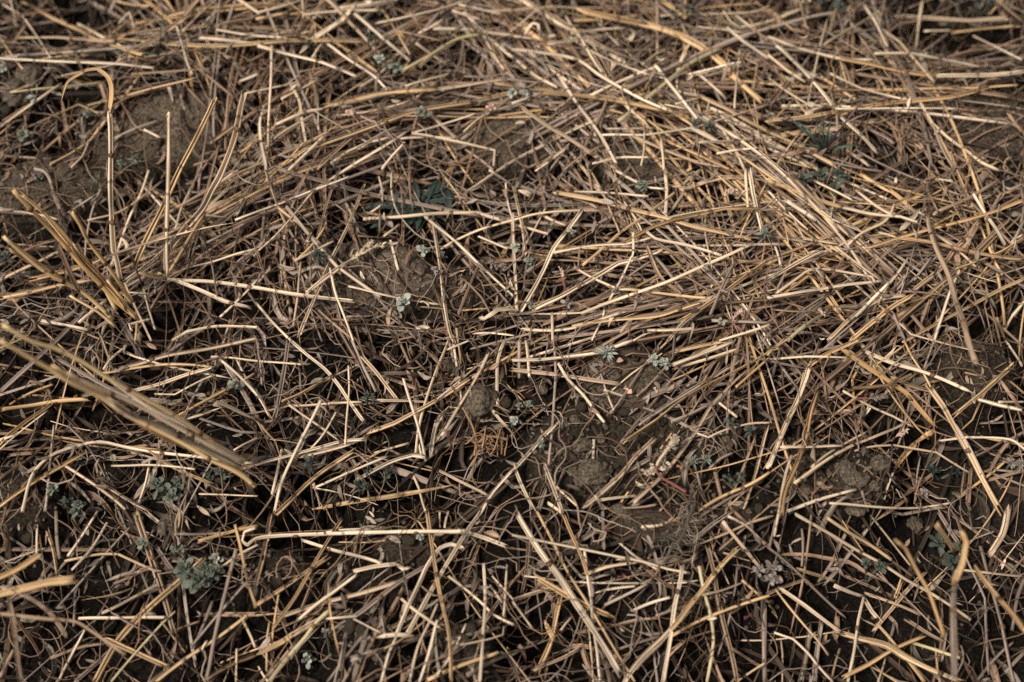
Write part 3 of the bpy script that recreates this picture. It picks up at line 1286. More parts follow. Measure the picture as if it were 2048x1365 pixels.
tp22 1640,1070 1850,1030 1980,990 1985,920
ty36 1520,1020 1750,970 1960,930
tp26 1440,1310 1560,1140 1680,900
st48 0,580 60,350 110,100 130,0
rp32 95,240 120,150
tg28 85,1280 90,1050 110,890
tp28 550,860 800,840
tp26 780,860 1000,970
tp26 100,1364 20,1240
ty32 570,1364 750,1130 850,1000
tp26 1470,10 1475,130
tp26 1510,130 1540,0
tp28 1000,1364 1060,1120 1120,1010
ry46 1720,660 1760,520 1730,450
rt32 1640,380 1730,410 1780,460
@2 3
sp62 30,0 150,200 260,370 380,540 480,700 580,850 680,1000 780,1160 860,1300
tg36 200,0 330,240 450,480 600,720 720,930 850,1160 980,1364
sg38 400,0 450,140 540,340 600,500
tp42 580,320 600,500 630,700 640,900 680,1100 710,1364
tp32 0,190 200,230 500,290 800,350 1050,400 1250,460 1420,495
sg58 200,530 300,590 450,680 620,760 800,840
sp62 900,1364 1050,1170 1200,1030 1320,900 1400,820
sg52 1280,940 1400,780 1530,620 1640,480 1820,290
tg42 1270,1000 1450,900 1700,800 2060,675
tn50 1500,440 1540,650 1590,850 1610,1050 1560,1364
st52 1570,300 1620,500 1650,700 1690,900 1760,1180 1800,1364
sp42 1210,1364 1270,1000 1300,750 1340,560 1360,440
tp42 1690,85 1850,280 2000,470
tp42 1040,125 1180,115 1440,10
tp32 1730,40 1870,110 1960,190 2060,300
st46 1480,270 1720,170 1900,90 2060,45
sy48 1450,230 1600,100 1760,0
sy52 1170,410 1350,320
tp36 840,235 1000,370 1170,470
tp36 0,720 100,860 165,940
st46 0,710 200,640 370,600
tp32 650,655 800,625 985,600
ty36 740,750 900,670 1080,580
tp36 960,800 1100,740 1265,690
sg52 200,1300 310,1050 350,880 390,700
rg52 260,870 310,980 360,1060
tp38 390,960 480,840
sp42 820,380 1000,380
st46 600,500 750,450 1000,410
rt42 550,1060 590,1200 690,1364
tp32 620,960 640,1200 650,1364
ty42 730,0 735,300
st42 1090,470 1200,570 1330,630
tp26 1530,670 1700,630 1870,560
ty52 2020,750 2020,1000 2020,1364
tg26 1800,1364 2020,1220
ty32 830,1110 1000,1050 1180,1000
tt32 800,1200 1050,1090
ry42 1370,1250 1390,1340
sy42 0,1150 180,1050
st42 80,640 110,450 130,250
st42 170,1270 400,1180 550,1090
st38 160,50 250,230 350,430
sy42 700,1080 780,1364
tg32 1840,550 1980,670 2060,730
@3 3
tp46 220,25 500,180 700,300 900,410 1100,540 1300,650 1500,780 1620,870
tg42 460,40 640,160 850,290 990,390
ty42 0,290 200,460 350,600 500,740 620,850
sg62 590,975 750,1020 950,1070 1100,1160 1300,1260 1550,1364
sp44 100,620 300,760 450,870 590,970
tp38 640,1364 690,1100 720,880 765,690
tp42 535,595 650,640 760,680
sp46 770,700 830,800 890,870
sg36 240,460 400,510 560,570
tg44 1020,230 1100,290 1200,480 1290,650 1350,830 1410,1010 h=.06,.01
sy60 1490,1364 1480,1000 1480,700 1500,500 h=.02,.06
sg54 1490,580 1500,550 1560,420 1590,250 1560,180 ~ h=.055,.07
sg52 1350,110 1430,220 1500,330 h=.045,.012
sy46 1360,0 1470,180 1530,260
st70 1920,0 1880,180 1780,340
ty60 1700,280 1760,500 1830,750 1880,950 1940,1240 1970,1364
sg52 1650,440 1800,640 1950,820 2060,960 h=.012,.05
ty42 2060,520 1990,700 1950,950
tp32 1570,470 1750,490 2040,520
sg42 600,1330 800,1230 1000,1110 1250,1000
st42 780,660 1000,740 1200,820
sg46 1070,540 1010,700
st42 850,950 950,830 1100,650 1250,500
tn42 1150,1050 1350,1110 1530,1170
st42 1110,870 1280,980 1400,1040
tp28 50,970 200,1020 320,1130 400,1230 520,1364 ~
sy60 260,1364 310,1150 340,920
sy52 370,1364 400,1100 430,880
rt44 100,350 300,350 480,380 650,410 800,500 1000,590
tg26 60,620 250,860 400,1040 480,1150
ty32 270,140 275,250 270,440
ty32 1680,1350 1850,1150 1960,1050
tg38 1100,1170 1250,1364
tp26 880,1364 940,1170
sy32 1390,1200 1430,950
tg32 870,900 1000,1050 1100,1180
ty32 10,300 60,70
ty46 400,570 500,420 620,180
rg60 10,750 40,800 80,860
ty36 1580,360 1680,560 1740,700 1750,1000 1770,1310
tt32 1800,350 1980,500
ty42 2060,1120 1900,1290
st42 0,660 150,600 320,545
ry60 1290,640 1430,490
"""

# ------------------------------------------------------------------ straws read off the photograph
# «@c r» opens a 512 x 341 px cell; each line: shape colour width, points in quarter pixels, h= heights of raised ends, ~ curled
TR = []
_c = _r = 0
for ln in TRACES.strip().splitlines():
    w = ln.split()
    if w[0].startswith('@'):
        _c, _r = int(w[0][1:]), int(w[1])
        continue
    pts, hh, curl = [], None, False
    for a in w[1:]:
        if a == '~':
            curl = True
        elif a.startswith('h='):
            hh = [float(v) for v in a[2:].split(',')]
            hh = hh * 2 if len(hh) == 1 else hh
        else:
            x, y = a.split(',')
            pts.append((_c * 512 + float(x) / 4, _r * 341 + float(y) / 4))
    q = np.array(pts)
    TR.append(dict(shape=w[0][0], col=w[0][1], w=float(w[0][2:]) / 4 * .74, px=q, h=hh, curl=curl))
for d in TR:
    q = d['px']
    d['len'] = float(np.linalg.norm(np.diff(q, axis=0), axis=1).sum())
    m = q.mean(0)
    d['mid'] = m
    inside = np.mean((q[:, 0] > -5) & (q[:, 0] < 2053) & (q[:, 1] > -5) & (q[:, 1] < 1370))
    d['area'] = d['len'] * d['w'] * (.5 + .5 * inside) * {'p': 1.1, 'g': 1.08, 'n': 1.08, 't': .95, 'y': .95}[d['col']]
straws = sorted([d for d in TR if d['shape'] != 'r'], key=lambda d: -d['area'])
for i, d in enumerate(straws):
    d['thing'] = i < 298
for d in TR:
    if d['shape'] == 'r':
        d['thing'] = d['len'] > 35

# directions of the photographed straw, for the litter between and below it
sx, sdv = [], []
for d in TR:
    q = np.array([at(*p)[:2] for p in d['px']])
    for a, b in zip(q[:-1], q[1:]):
        n = max(1, int(np.linalg.norm(b - a) / .03))
        for k in range(n):
            sx.append(a + (b - a) * (k + .5) / n)
            sdv.append(math.atan2(b[1] - a[1], b[0] - a[0]))
sx, sdv = np.array(sx), np.array(sdv)


def flow(x, y):
    d = (sx[:, 0] - x) ** 2 + (sx[:, 1] - y) ** 2
    k = np.argpartition(d, 5)[:5]
    return sdv[R.choice(list(k))]


X0, X1, Y0, Y1 = -.54, .54, -.34, .42


def spot(keep_clear=.95):
    for _ in range(60):
        x, y = R.uniform(X0, X1), R.uniform(Y0, Y1)
        # a view frustum is wider at the far side
        if abs(x) > .40 + (y + .3) * .22:
            if R.random() < .6:
                continue
        if R.random() < .62 * float(open_at(np.array(x), np.array(y))):
            continue
        if y < -.08 and R.random() < .15:          # the near side is more open
            continue
        if R.random() > float(bare_at(np.array(x), np.array(y))) * keep_clear:
            return x, y
    return x, y


def pick(w):
    k = R.random() * sum(w.values())
    for a, b in w.items():
        k -= b
        if k <= 0:
            return a
    return a


def lay(x, y, ang, L, bend, n):
    t = np.linspace(-.5, .5, n)
    a = ang + bend * t
    step = L / (n - 1)
    dx, dy = np.cos(a) * step, np.sin(a) * step
    px, py = np.cumsum(dx), np.cumsum(dy)
    return np.stack([x + px - px.mean(), y + py - py.mean()], -1)


litter, leaflit, roots, flakes = MB(), MB(), MB(), MB()


def fill_straw(count, wts, lo, hi, wlo, whi, sink, by, spread=.45, kc=.97):
    for _ in range(count):
        x, y = spot(kc)
        L = R.uniform(lo, hi) * R.uniform(.6, 1)
        ang = flow(x, y) + R.gauss(0, spread)
        if R.random() < .12:
            ang = R.uniform(0, math.pi)
        n = max(5, int(L / .008))
        xy = lay(x, y, ang, L, R.gauss(0, .22), n)
        if kc > .5:
            e = bare_at(xy[[0, -1], 0], xy[[0, -1], 1])
            if ((e > .8).any() or bare_at(xy[:, 0], xy[:, 1]).max() > .85) and R.random() < .85:
                continue
        if R.random() < .12:                                   # a kinked stalk
            k = R.randrange(2, n - 2)
            da = R.choice([-1, 1]) * R.uniform(.3, 1.2)
            d = xy[k:] - xy[k]
            ca, sa = math.cos(da), math.sin(da)
            xy[k:] = xy[k] + d @ np.array([[ca, sa], [-sa, ca]])
        r = R.uniform(wlo, whi) / 2
        z = rest_z(xy, r, True, sink)
        P = wobble(np.column_stack([xy, z]), .0006)
        tilt = R.gauss(0, .07)
        P[:, 2] += np.linspace(-.5, .5, n) * L * tilt
        P[:, 2] = np.maximum(P[:, 2], soil(P[:, 0], P[:, 1]) + r * .3)
        c = pick(wts)
        if R.random() < .28:                                    # crushed flat
            ribbon(litter, P, r * R.uniform(2.0, 3.0), c, lambda t: np.clip(np.minimum(t * 30 + .5, (1 - t) * 14 + .3), 0, 1), R.uniform(-.2, .5), R.gauss(0, .6), R.gauss(0, 1.0))
        elif R.random() < .5:
            tube(litter, P, r, c, R.uniform(.6, .95), R.uniform(0, 6), (1, R.uniform(.75, 1)))
        else:
            split(litter, P, r * 1.1, c, R.uniform(.35, .75), R.gauss(0, .9), R.uniform(.7, 2.2), R.gauss(0, .5), (1, R.uniform(.7, 1)))
        raise_pile(P, r, by)


def fill_leaf(count, wts, lo, hi, wlo, whi, sink, kc=.9, by=.2):
    for _ in range(count):
        x, y = spot(kc)
        L = R.uniform(lo, hi)
        n = max(6, int(L / .005))
        xy = lay(x, y, flow(x, y) + R.gauss(0, .9), L, R.gauss(0, 1.3), n)
        w = R.uniform(wlo, whi)
        z = rest_z(xy, w * .2, False, sink)
        s = np.linspace(0, 1, n)
        z = z + R.uniform(0, .008) * np.sin(s * R.uniform(2, 6) + R.uniform(0, 6)) ** 2
        P = np.column_stack([xy, z])
        ribbon(leaflit, P, w, pick(wts), None, R.uniform(.1, .8), R.gauss(0, .8), R.gauss(0, 1.8))
        raise_pile(P, w * .3, by)


def fill_root(count, wts, lo, hi, rlo, rhi, kc=.6, curl=3.0, high=.004):
    for _ in range(count):
        x, y = spot(kc)
        L = R.uniform(lo, hi)
        n = max(6, int(L / .004))
        t = np.linspace(0, 1, n)
        a = R.uniform(0, 6.3) + R.gauss(0, curl) * (t - .5) + R.uniform(.1, .5) * np.sin(t * R.uniform(6, 16) + R.uniform(0, 6))
        st = L / (n - 1)
        xy = np.stack([x + np.cumsum(np.cos(a)) * st, y + np.cumsum(np.sin(a)) * st], -1)
        r = R.uniform(rlo, rhi)
        z = rest_z(xy, r, False) + R.uniform(-.003, high) + R.uniform(0, .007) * np.sin(t * math.pi) ** 2
        P = np.column_stack([xy, z])
        tube(roots, P, r, pick(wts), .9, 0, (1, .5), False, 6)


def fill_flake(count, wts, lo, hi, kc=.35):
    for _ in range(count):
        x, y = spot(kc)
        L = R.uniform(lo, hi)
        xy = lay(x, y, R.uniform(0, 6.3), L, R.gauss(0, .8), 5)
        z = rest_z(xy, .0006, False) + R.uniform(0, .001)
        P = np.column_stack([xy, z])
        P[:, 2] += (np.linspace(-1, 1, 5) ** 2) * R.uniform(0, .0015)
        ribbon(flakes, P, L * R.uniform(.16, .42), pick(wts), lambda t: np.sin(np.clip(t, .03, .97) * math.pi) ** .8, R.uniform(-.3, .5), R.gauss(0, .5), R.gauss(0, .6))


# the old, rotted layer first, then the looser straw above it
MATS = [(1024, 90, 1100, 130), (1750, 250, 330, 130), (1500, 470, 500, 130), (600, 330, 200, 160), (1300, 620, 420, 60), (700, 60, 700, 90), (1150, 230, 300, 110), (1700, 560, 350, 120)]


def fill_bundle(count, wts):
    """Swathes of long stalks that fell side by side."""
    for _ in range(count):
        m = R.choice(MATS)
        c = at(m[0] + R.gauss(0, .5) * m[2], m[1] + R.gauss(0, .5) * m[3])
        x, y = c[0], c[1]
        if R.random() < .85 * float(bare_at(np.array(x), np.array(y))):
            continue
        a0, n = flow(x, y) + R.gauss(0, .12), R.randrange(3, 9)
        for i in range(n):
            L = R.uniform(.09, .26)
            off, al = R.gauss(0, .010), R.gauss(0, .03)
            xx = x - math.sin(a0) * off + math.cos(a0) * al
            yy = y + math.cos(a0) * off + math.sin(a0) * al
            k = max(6, int(L / .008))
            xy = lay(xx, yy, a0 + R.gauss(0, .09), L, R.gauss(0, .16), k)
            if bare_at(xy[:, 0], xy[:, 1]).mean() > .35 and R.random() < .85:
                continue
            r = R.uniform(.0010, .0027) / 2
            P = wobble(np.column_stack([xy, rest_z(xy, r, True, .4)]), .0005)
            key = pick(wts)
            if R.random() < .4:
                tube(litter, P, r, key, R.uniform(.6, .95), R.uniform(0, 6), (1, R.uniform(.75, 1)))
            else:
                split(litter, P, r * 1.15, key, R.uniform(.35, .7), R.gauss(0, .7), R.uniform(.7, 2.0), R.gauss(0, .5), (1, R.uniform(.7, 1)))
            raise_pile(P, r, .6)


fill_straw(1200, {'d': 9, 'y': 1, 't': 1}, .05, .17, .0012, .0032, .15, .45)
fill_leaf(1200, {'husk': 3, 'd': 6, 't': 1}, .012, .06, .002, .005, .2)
fill_root(1700, {'root': 5, 'd': 2, 't': 1}, .02, .07, .0003, .0006)
fill_bundle(60, {'t': 5, 'y': 3, 'd': 4, 'g': 1})
fill_straw(800, {'t': 5, 'y': 5, 'd': 4, 'g': 1}, .03, .15, .0008, .0024, .3, .6)
fill_flake(3200, {'husk': 6, 'd': 3, 't': 2, 'y': 1}, .004, .012)
fill_leaf(1100, {'husk': 6, 't': 2, 'y': 2, 'd': 2}, .010, .045, .0014, .0038, .3)
fill_root(2100, {'root': 4, 't': 3, 'y': 3}, .02, .09, .00025, .00055, .5)
fill_bundle(60, {'t': 5, 'y': 4, 'g': 3, 'p': 1})
fill_straw(1000, {'t': 4, 'y': 4, 'g': 2, 'p': 1}, .03, .14, .0005, .0014, .4, .6, .45, .9)

# ------------------------------------------------------------------ the traced straws, lowest first
PRI = {'y': 0, 't': 1, 'g': 2, 'n': 2.6, 'p': 3}
for d in TR:
    d['z'] = PRI[d['col']] + min(d['len'], 500) / 250 + R.gauss(0, .8) + (.8 if d['thing'] else 0) + (.5 if d['shape'] == 'r' else 0) + (9 if d['h'] else 0)
THINGS = []


def node_ring(P, s, at_s, r, flat, parent, wide=1.22):
    p = np.stack([np.interp(np.linspace(at_s - .0015, at_s + .0015, 5), s, P[:, k]) for k in range(3)], -1)
    T, A, B = frames(p)
    k = np.array([1.02, wide * .96, wide, wide * .96, 1.02])
    ring = p[:, None] + r * k[:, None, None] * (C8[None, :, :1] * A[:, None] + flat * C8[None, :, 1:] * B[:, None])
    mb = MB()
    mb.add(*loft(ring, True, np.linspace(0, .003, 5)), 'joint')
    return mb.build('node', parent, p[2])


for d in sorted(TR, key=lambda d: d['z']):
    q = d['px']
    g = np.array([at(*p) for p in q])
    for _ in range(2):                                          # slide each point along its line of sight to the pile's height
        hz = hgt(g[:, 0], g[:, 1])
        g = np.array([at(p[0], p[1], z) for p, z in zip(q, hz)])
    mp = m_per_px(g.mean(0))
    r = d['w'] * mp / 2
    L = np.linalg.norm(np.diff(g, axis=0), axis=1).sum()
    n = int(np.clip(L / .005, 6, 90))
    if d['h']:
        t = np.linspace(0, 1, len(q))
        g = np.array([at(p[0], p[1], z) for p, z in zip(q, np.interp(t, [0, 1], d['h']) + .008)])
        P = catmull(g, n)
        r *= .92
    else:
        P = catmull(g, n)
        if d['shape'] == 'r':
            P[:, 2] = rest_z(P[:, :2], r * .3, False, lift=.001)
            if d['curl']:
                P[:, 2] += .010 * np.sin(np.linspace(0, math.pi, len(P))) ** 2
        else:
            P[:, 2] = rest_z(P[:, :2], r, True, .8)
        # keep it where the camera sees it although the pile is uneven
        G = np.array([at(*to_px(p0), z) for p0, z in zip(catmull(g, n), P[:, 2])])
        P[:, :2] = G[:, :2]
    if d['shape'] != 'r':
        P = wobble(P, .00035)
    s = arclen(P)
    mb = MB() if d['thing'] else (leaflit if d['shape'] == 'r' else litter)
    flat = R.uniform(.62, .92)
    key = 'b' if d['col'] == 't' and d['thing'] else d['col']
    if d['shape'] == 't':
        tube(mb, P, r, key, flat, R.uniform(0, 6), (1, R.uniform(.86, 1)))
    elif d['shape'] == 's':
        d['open'] = R.uniform(.5, 1.5)
        split(mb, P, r * 1.05, key, R.uniform(.45, .8), R.gauss(0, .55), d['open'], R.gauss(0, .35), (1, R.uniform(.85, 1)))
    else:
        ribbon(mb, P, r * 2, d['col'] if d['col'] != 'y' else 'husk', None, R.uniform(.15, .6), R.gauss(0, .4), R.gauss(0, .9 if d['curl'] else .5))
    raise_pile(P, r, .7 if d['shape'] != 'r' else .2)
    if d['thing']:
        o = mb.build('dry_leaf' if d['shape'] == 'r' else 'straw_stalk', None, P[len(P) // 2])
        d['obj'] = o
        d['P'] = P
        THINGS.append(d)
        if d['shape'] in 'ts':
            k = 0
            x = R.uniform(.025, .07)
            while x < s[-1] - .012 and k < 3 and r > .0009:     # joints along the stalk
                node_ring(P, s, x, r * 1.02, flat if d['shape'] == 't' else .72, o)
                k += 1
                x += R.uniform(.06, .12)
            if d['w'] > 11 and s[-1] > .05 and d['shape'] == 's':
                a = R.uniform(.0, .45) * s[-1]                   # a sheath still wrapped round part of the stalk
                b = min(s[-1], a + R.uniform(.35, .55) * s[-1])
                tt = np.linspace(a, b, max(8, int((b - a) / .005)))
                Q = np.stack([np.interp(tt, s, P[:, i]) for i in range(3)], -1)
                sm = MB()
                split(sm, Q, r * 1.22, R.choice([key, 'b', 'y']), .74, R.gauss(0, .5), R.uniform(1.4, 2.6), R.gauss(0, .4), (1.0, R.uniform(.85, 1.1)), .1, 2.5)
                sm.build('leaf_sheath', o, Q[len(Q) // 2])
                d['sheath'] = True

# thin stems and short bits that fell last
fill_root(600, {'root': 3, 't': 4, 'y': 4, 'orange': 1}, .02, .09, .0003, .0006, .75, 1.2, .006)
fill_straw(130, {'t': 3, 'y': 3, 'p': 2, 'g': 2}, .02, .07, .0008, .0020, .3, .5)
fill_flake(2600, {'husk': 5, 't': 2, 'y': 2, 'p': 1}, .003, .010, .25)


# ------------------------------------------------------------------ standing stubble
def G(c, r, s):
    """Points given in quarter pixels of photo cell (c, r)."""
    return [(c * 512 + float(a) / 4, r * 341 + float(b) / 4) for a, b in (p.split(',') for p in s.split())]


def pile(px, py, rad_=.006, q=50):
    p = at(px, py, 0.0)
    for _ in range(2):
        a = np.linspace(0, 2 * math.pi, 10)
        z = float(np.percentile(np.append(hgt(p[0] + rad_ * np.cos(a), p[1] + rad_ * np.sin(a)), hgt(p[0], p[1])), q))
        p = at(px, py, z)
    return p


def stalk_path(pts, z0, z1, base=None):
    """From the root end to the tip; heights run evenly from z0 to z1 along the stalk."""
    q = np.array(pts)
    s = np.concatenate([[0], np.cumsum(np.linalg.norm(np.diff(q, axis=0), axis=1))])
    zz = z0 + (z1 - z0) * (s / s[-1])
    g = np.array([at(p[0], p[1], z) for p, z in zip(q, zz)])
    return catmull(g, int(np.clip(np.linalg.norm(np.diff(g, axis=0), axis=1).sum() / .004, 10, 80)))


def stubble(name_label, stalks, blades=(), group='standing stubble tufts'):
    """stalks: (points root to tip, z root, z tip, width px, material, shape)."""
    q = np.array([s[0][0] for s in stalks])
    b = at(*q.mean(0), 0.0)
    b[2] = float(soil(b[0], b[1]))
    t = tag(empty('stubble_tuft', b), name_label, 'stubble', group)
    for pts, z0, z1, w, mat_, shp in stalks:
        P = stalk_path(pts, z0, z1)
        P = wobble(P, .0005)
        r = w * (1.25 if 'open straw' in name_label else .82) * m_per_px(P[len(P) // 2]) / 2
        mb = MB()
        if shp == 's':
            split(mb, P, r * 1.08, mat_, .72, R.gauss(0, .5), R.uniform(.5, 1.1), R.gauss(0, .3), (1, .85))
        else:
            tube(mb, P, r, mat_, .88, R.uniform(0, 6), (1.05, .85))
        o = mb.build('stalk', t, P[len(P) // 2])
        s = arclen(P)
        x = R.uniform(.02, .05)
        while x < s[-1] - .015:
            node_ring(P, s, x, r * 1.04, .88 if shp != 's' else .74, o)
            x += R.uniform(.04, .08)
    for pts, z0, z1, w, mat_ in blades:
        P = stalk_path(pts, z0, z1)
        mb = MB()
        ribbon(mb, P, w * m_per_px(P[0]), mat_, None, .35, R.gauss(0, .3), R.gauss(0, .7))
        mb.build('leaf_blade', t, P[len(P) // 2])
    return t


stubble('thick golden stubble tuft leaning outward, five blurred cut stalks rising over grey straw', [
    (G(0, 1, '1080,1170 940,1050 800,900 660,760 540,620 420,480 300,350 110,160'), .02, .125, 13, 'stub', 't'),
    (G(0, 1, '930,1110 780,800 620,640 500,500 420,410 340,340'), .02, .085, 11, 'stub', 't'),
    (G(0, 1, '1060,1060 940,880 830,730 700,560 640,440 575,340'), .02, .10, 11, 'stub', 't'),
    (G(0, 1, '900,1190 700,1010 560,920 400,830 170,650 30,530'), .015, .10, 11, 'stub', 't'),
    (G(0, 1, '560,930 360,810 200,720 80,640'), .04, .09, 9, 'g', 't'),
    (G(0, 1, '920,1250 780,1130 700,1080 560,1000'), .01, .03, 8, 'stub', 't'),
    (G(0, 1, '1000,1110 860,930 720,770 600,640 510,540 430,440'), .02, .08, 8, 'g', 's'),
    (G(0, 1, '960,1000 820,860 700,720 590,590'), .025, .07, 7, 'p', 's'),
    (G(0, 1, '1090,1190 1010,1070 930,960 860,880'), .02, .05, 8, 'stub', 't'),
    (G(0, 1, '1100,1180 960,1030 830,880 690,740 560,610 450,480 330,330 170,190'), .02, .105, 9, 'stub', 's'),
    (G(0, 1, '870,1150 690,990 520,870 360,770 180,640 60,560'), .02, .09, 8, 'g', 't'),
    (G(0, 1, '1010,1120 900,980 770,850 640,700 560,590'), .03, .075, 9, 'g', 's'),
], [(G(0, 1, '640,980 560,820 480,620 470,540'), .045, .09, 9, 't')])
stubble('open straw tuft with one hooked leaf and three upright split stalks', [
    (G(0, 1, '1335,830 1335,580 1340,300 1342,0 1346,-440'), .015, .105, 9, 'p', 's'),
    (G(0, 1, '1080,770 1180,530 1290,300 1420,20 1560,-240 1712,-560'), .015, .095, 9, 'g', 's'),
    (G(0, 1, '1300,700 1480,470 1620,300 1690,160 1760,40 1890,-280 1945,-570'), .02, .11, 11, 'p', 's'),
    (G(0, 1, '1340,830 1480,600 1560,460 1660,300'), .015, .05, 7, 'g', 't'),
    (G(0, 1, '965,880 930,720 905,640 888,300 880,0 875,-460'), .012, .095, 9, 'p', 's'),
    (G(0, 1, '1300,860 1250,860 1140,830'), .012, .02, 10, 'g', 's'),
], [(G(0, 1, '875,-450 895,-640 860,-750 780,-808 700,-800 650,-774 560,-720 530,-684 490,-554'), .095, .10, 9, 'g'),
    (G(0, 1, '1640,330 1700,290 1840,230'), .05, .06, 10, 't')])
stubble('largest stubble tuft, long blurred stalks sweeping up from the grey-green weed bed', [
    (G(0, 2, '1960,960 1800,900 1700,815 1480,660 1230,510 1040,400 850,290 650,165 450,60 290,10 20,-130'), .02, .15, 12, 'stub', 't'),
    (G(0, 2, '2040,1170 1900,1060 1680,950 1550,870 1300,740 1040,600 830,460 560,330 400,220 150,80 0,0'), .02, .16, 12, 'stub', 't'),
    (G(0, 2, '1940,970 1500,730 1300,630 1100,520 900,430 700,340 540,260'), .025, .125, 11, 'p', 't'),
    (G(0, 2, '1960,960 1600,740 1400,630 1200,530 900,400 700,285 590,220 470,150'), .015, .05, 11, 'y', 's'),
    (G(0, 2, '1900,1000 1500,800 1250,660 1040,590 880,480'), .03, .12, 13, 'p', 's'),
    (G(0, 2, '1980,1010 1700,860 1480,715 1240,560 1050,430 900,330'), .02, .07, 8, 'p', 's'),
    (G(0, 2, '2000,1120 1700,960 1540,880 1330,790 1120,660 980,560'), .02, .09, 8, 'g', 's'),
    (G(0, 2, '1940,1040 1640,890 1420,760 1200,640'), .02, .06, 8, 'stub', 't'),
    (G(0, 2, '1980,1090 1720,960 1500,830 1280,710 1060,580 860,450 640,340 430,210'), .02, .12, 9, 'g', 's'),
    (G(0, 2, '1900,930 1650,780 1450,640 1240,500 1060,390 900,300'), .02, .09, 8, 'p', 't'),
    (G(0, 2, '1850,940 1640,830 1420,700 1200,570'), .03, .07, 7, 'p', 's'),
])


# ------------------------------------------------------------------ clods and crumbs of soil
def ico(sub):
    bm = bmesh.new()
    bmesh.ops.create_icosphere(bm, subdivisions=sub, radius=1)
    v = np.array([x.co for x in bm.verts])
    f = np.array([[y.index for y in x.verts] for x in bm.faces])
    bm.free()
    return v, f


ICO = {k: ico(k) for k in (1, 2, 3, 4)}


def n3(v, k, seed):
    return vnoise(v[:, 0] * k + seed, v[:, 1] * k + v[:, 2] * k * .7 + seed * 1.7, seed) + vnoise(v[:, 2] * k + seed * .6, v[:, 0] * k * .8 - v[:, 1] * k * .5 + 11, seed + 3)


def lump(sub, rx, ry, rz, seed, rough=.25):
    v, f = ICO[sub]
    d = 1 + rough * 1.3 * n3(v, 1.3, seed) + rough * .7 * n3(v, 3.1, seed + 1) + (rough * .5 * n3(v, 7, seed + 2) + rough * .35 * n3(v, 17, seed + 3) if sub > 2 else 0)
    a = seed * 1.31
    w = v * d[:, None] * np.array([rx, ry, rz])
    ca, sa = math.cos(a), math.sin(a)
    w = np.stack([w[:, 0] * ca - w[:, 1] * sa, w[:, 0] * sa + w[:, 1] * ca, w[:, 2]], -1)
    return w, f


def tri_mesh(name, v, f, key):
    me = bpy.data.meshes.new(name)
    me.vertices.add(len(v))
    me.vertices.foreach_set('co', v.astype(np.float32).ravel())
    me.loops.add(len(f) * 3)
    me.loops.foreach_set('vertex_index', f.astype(np.int32).ravel())
    me.polygons.add(len(f))
    me.polygons.foreach_set('loop_start', np.arange(0, len(f) * 3, 3, dtype=np.int32))
    me.polygons.foreach_set('loop_total', np.full(len(f), 3, np.int32))
    me.polygons.foreach_set('use_smooth', np.ones(len(f), bool))
    me.materials.append(M[key])
    me.update(calc_edges=True)
    me.validate()
    return me


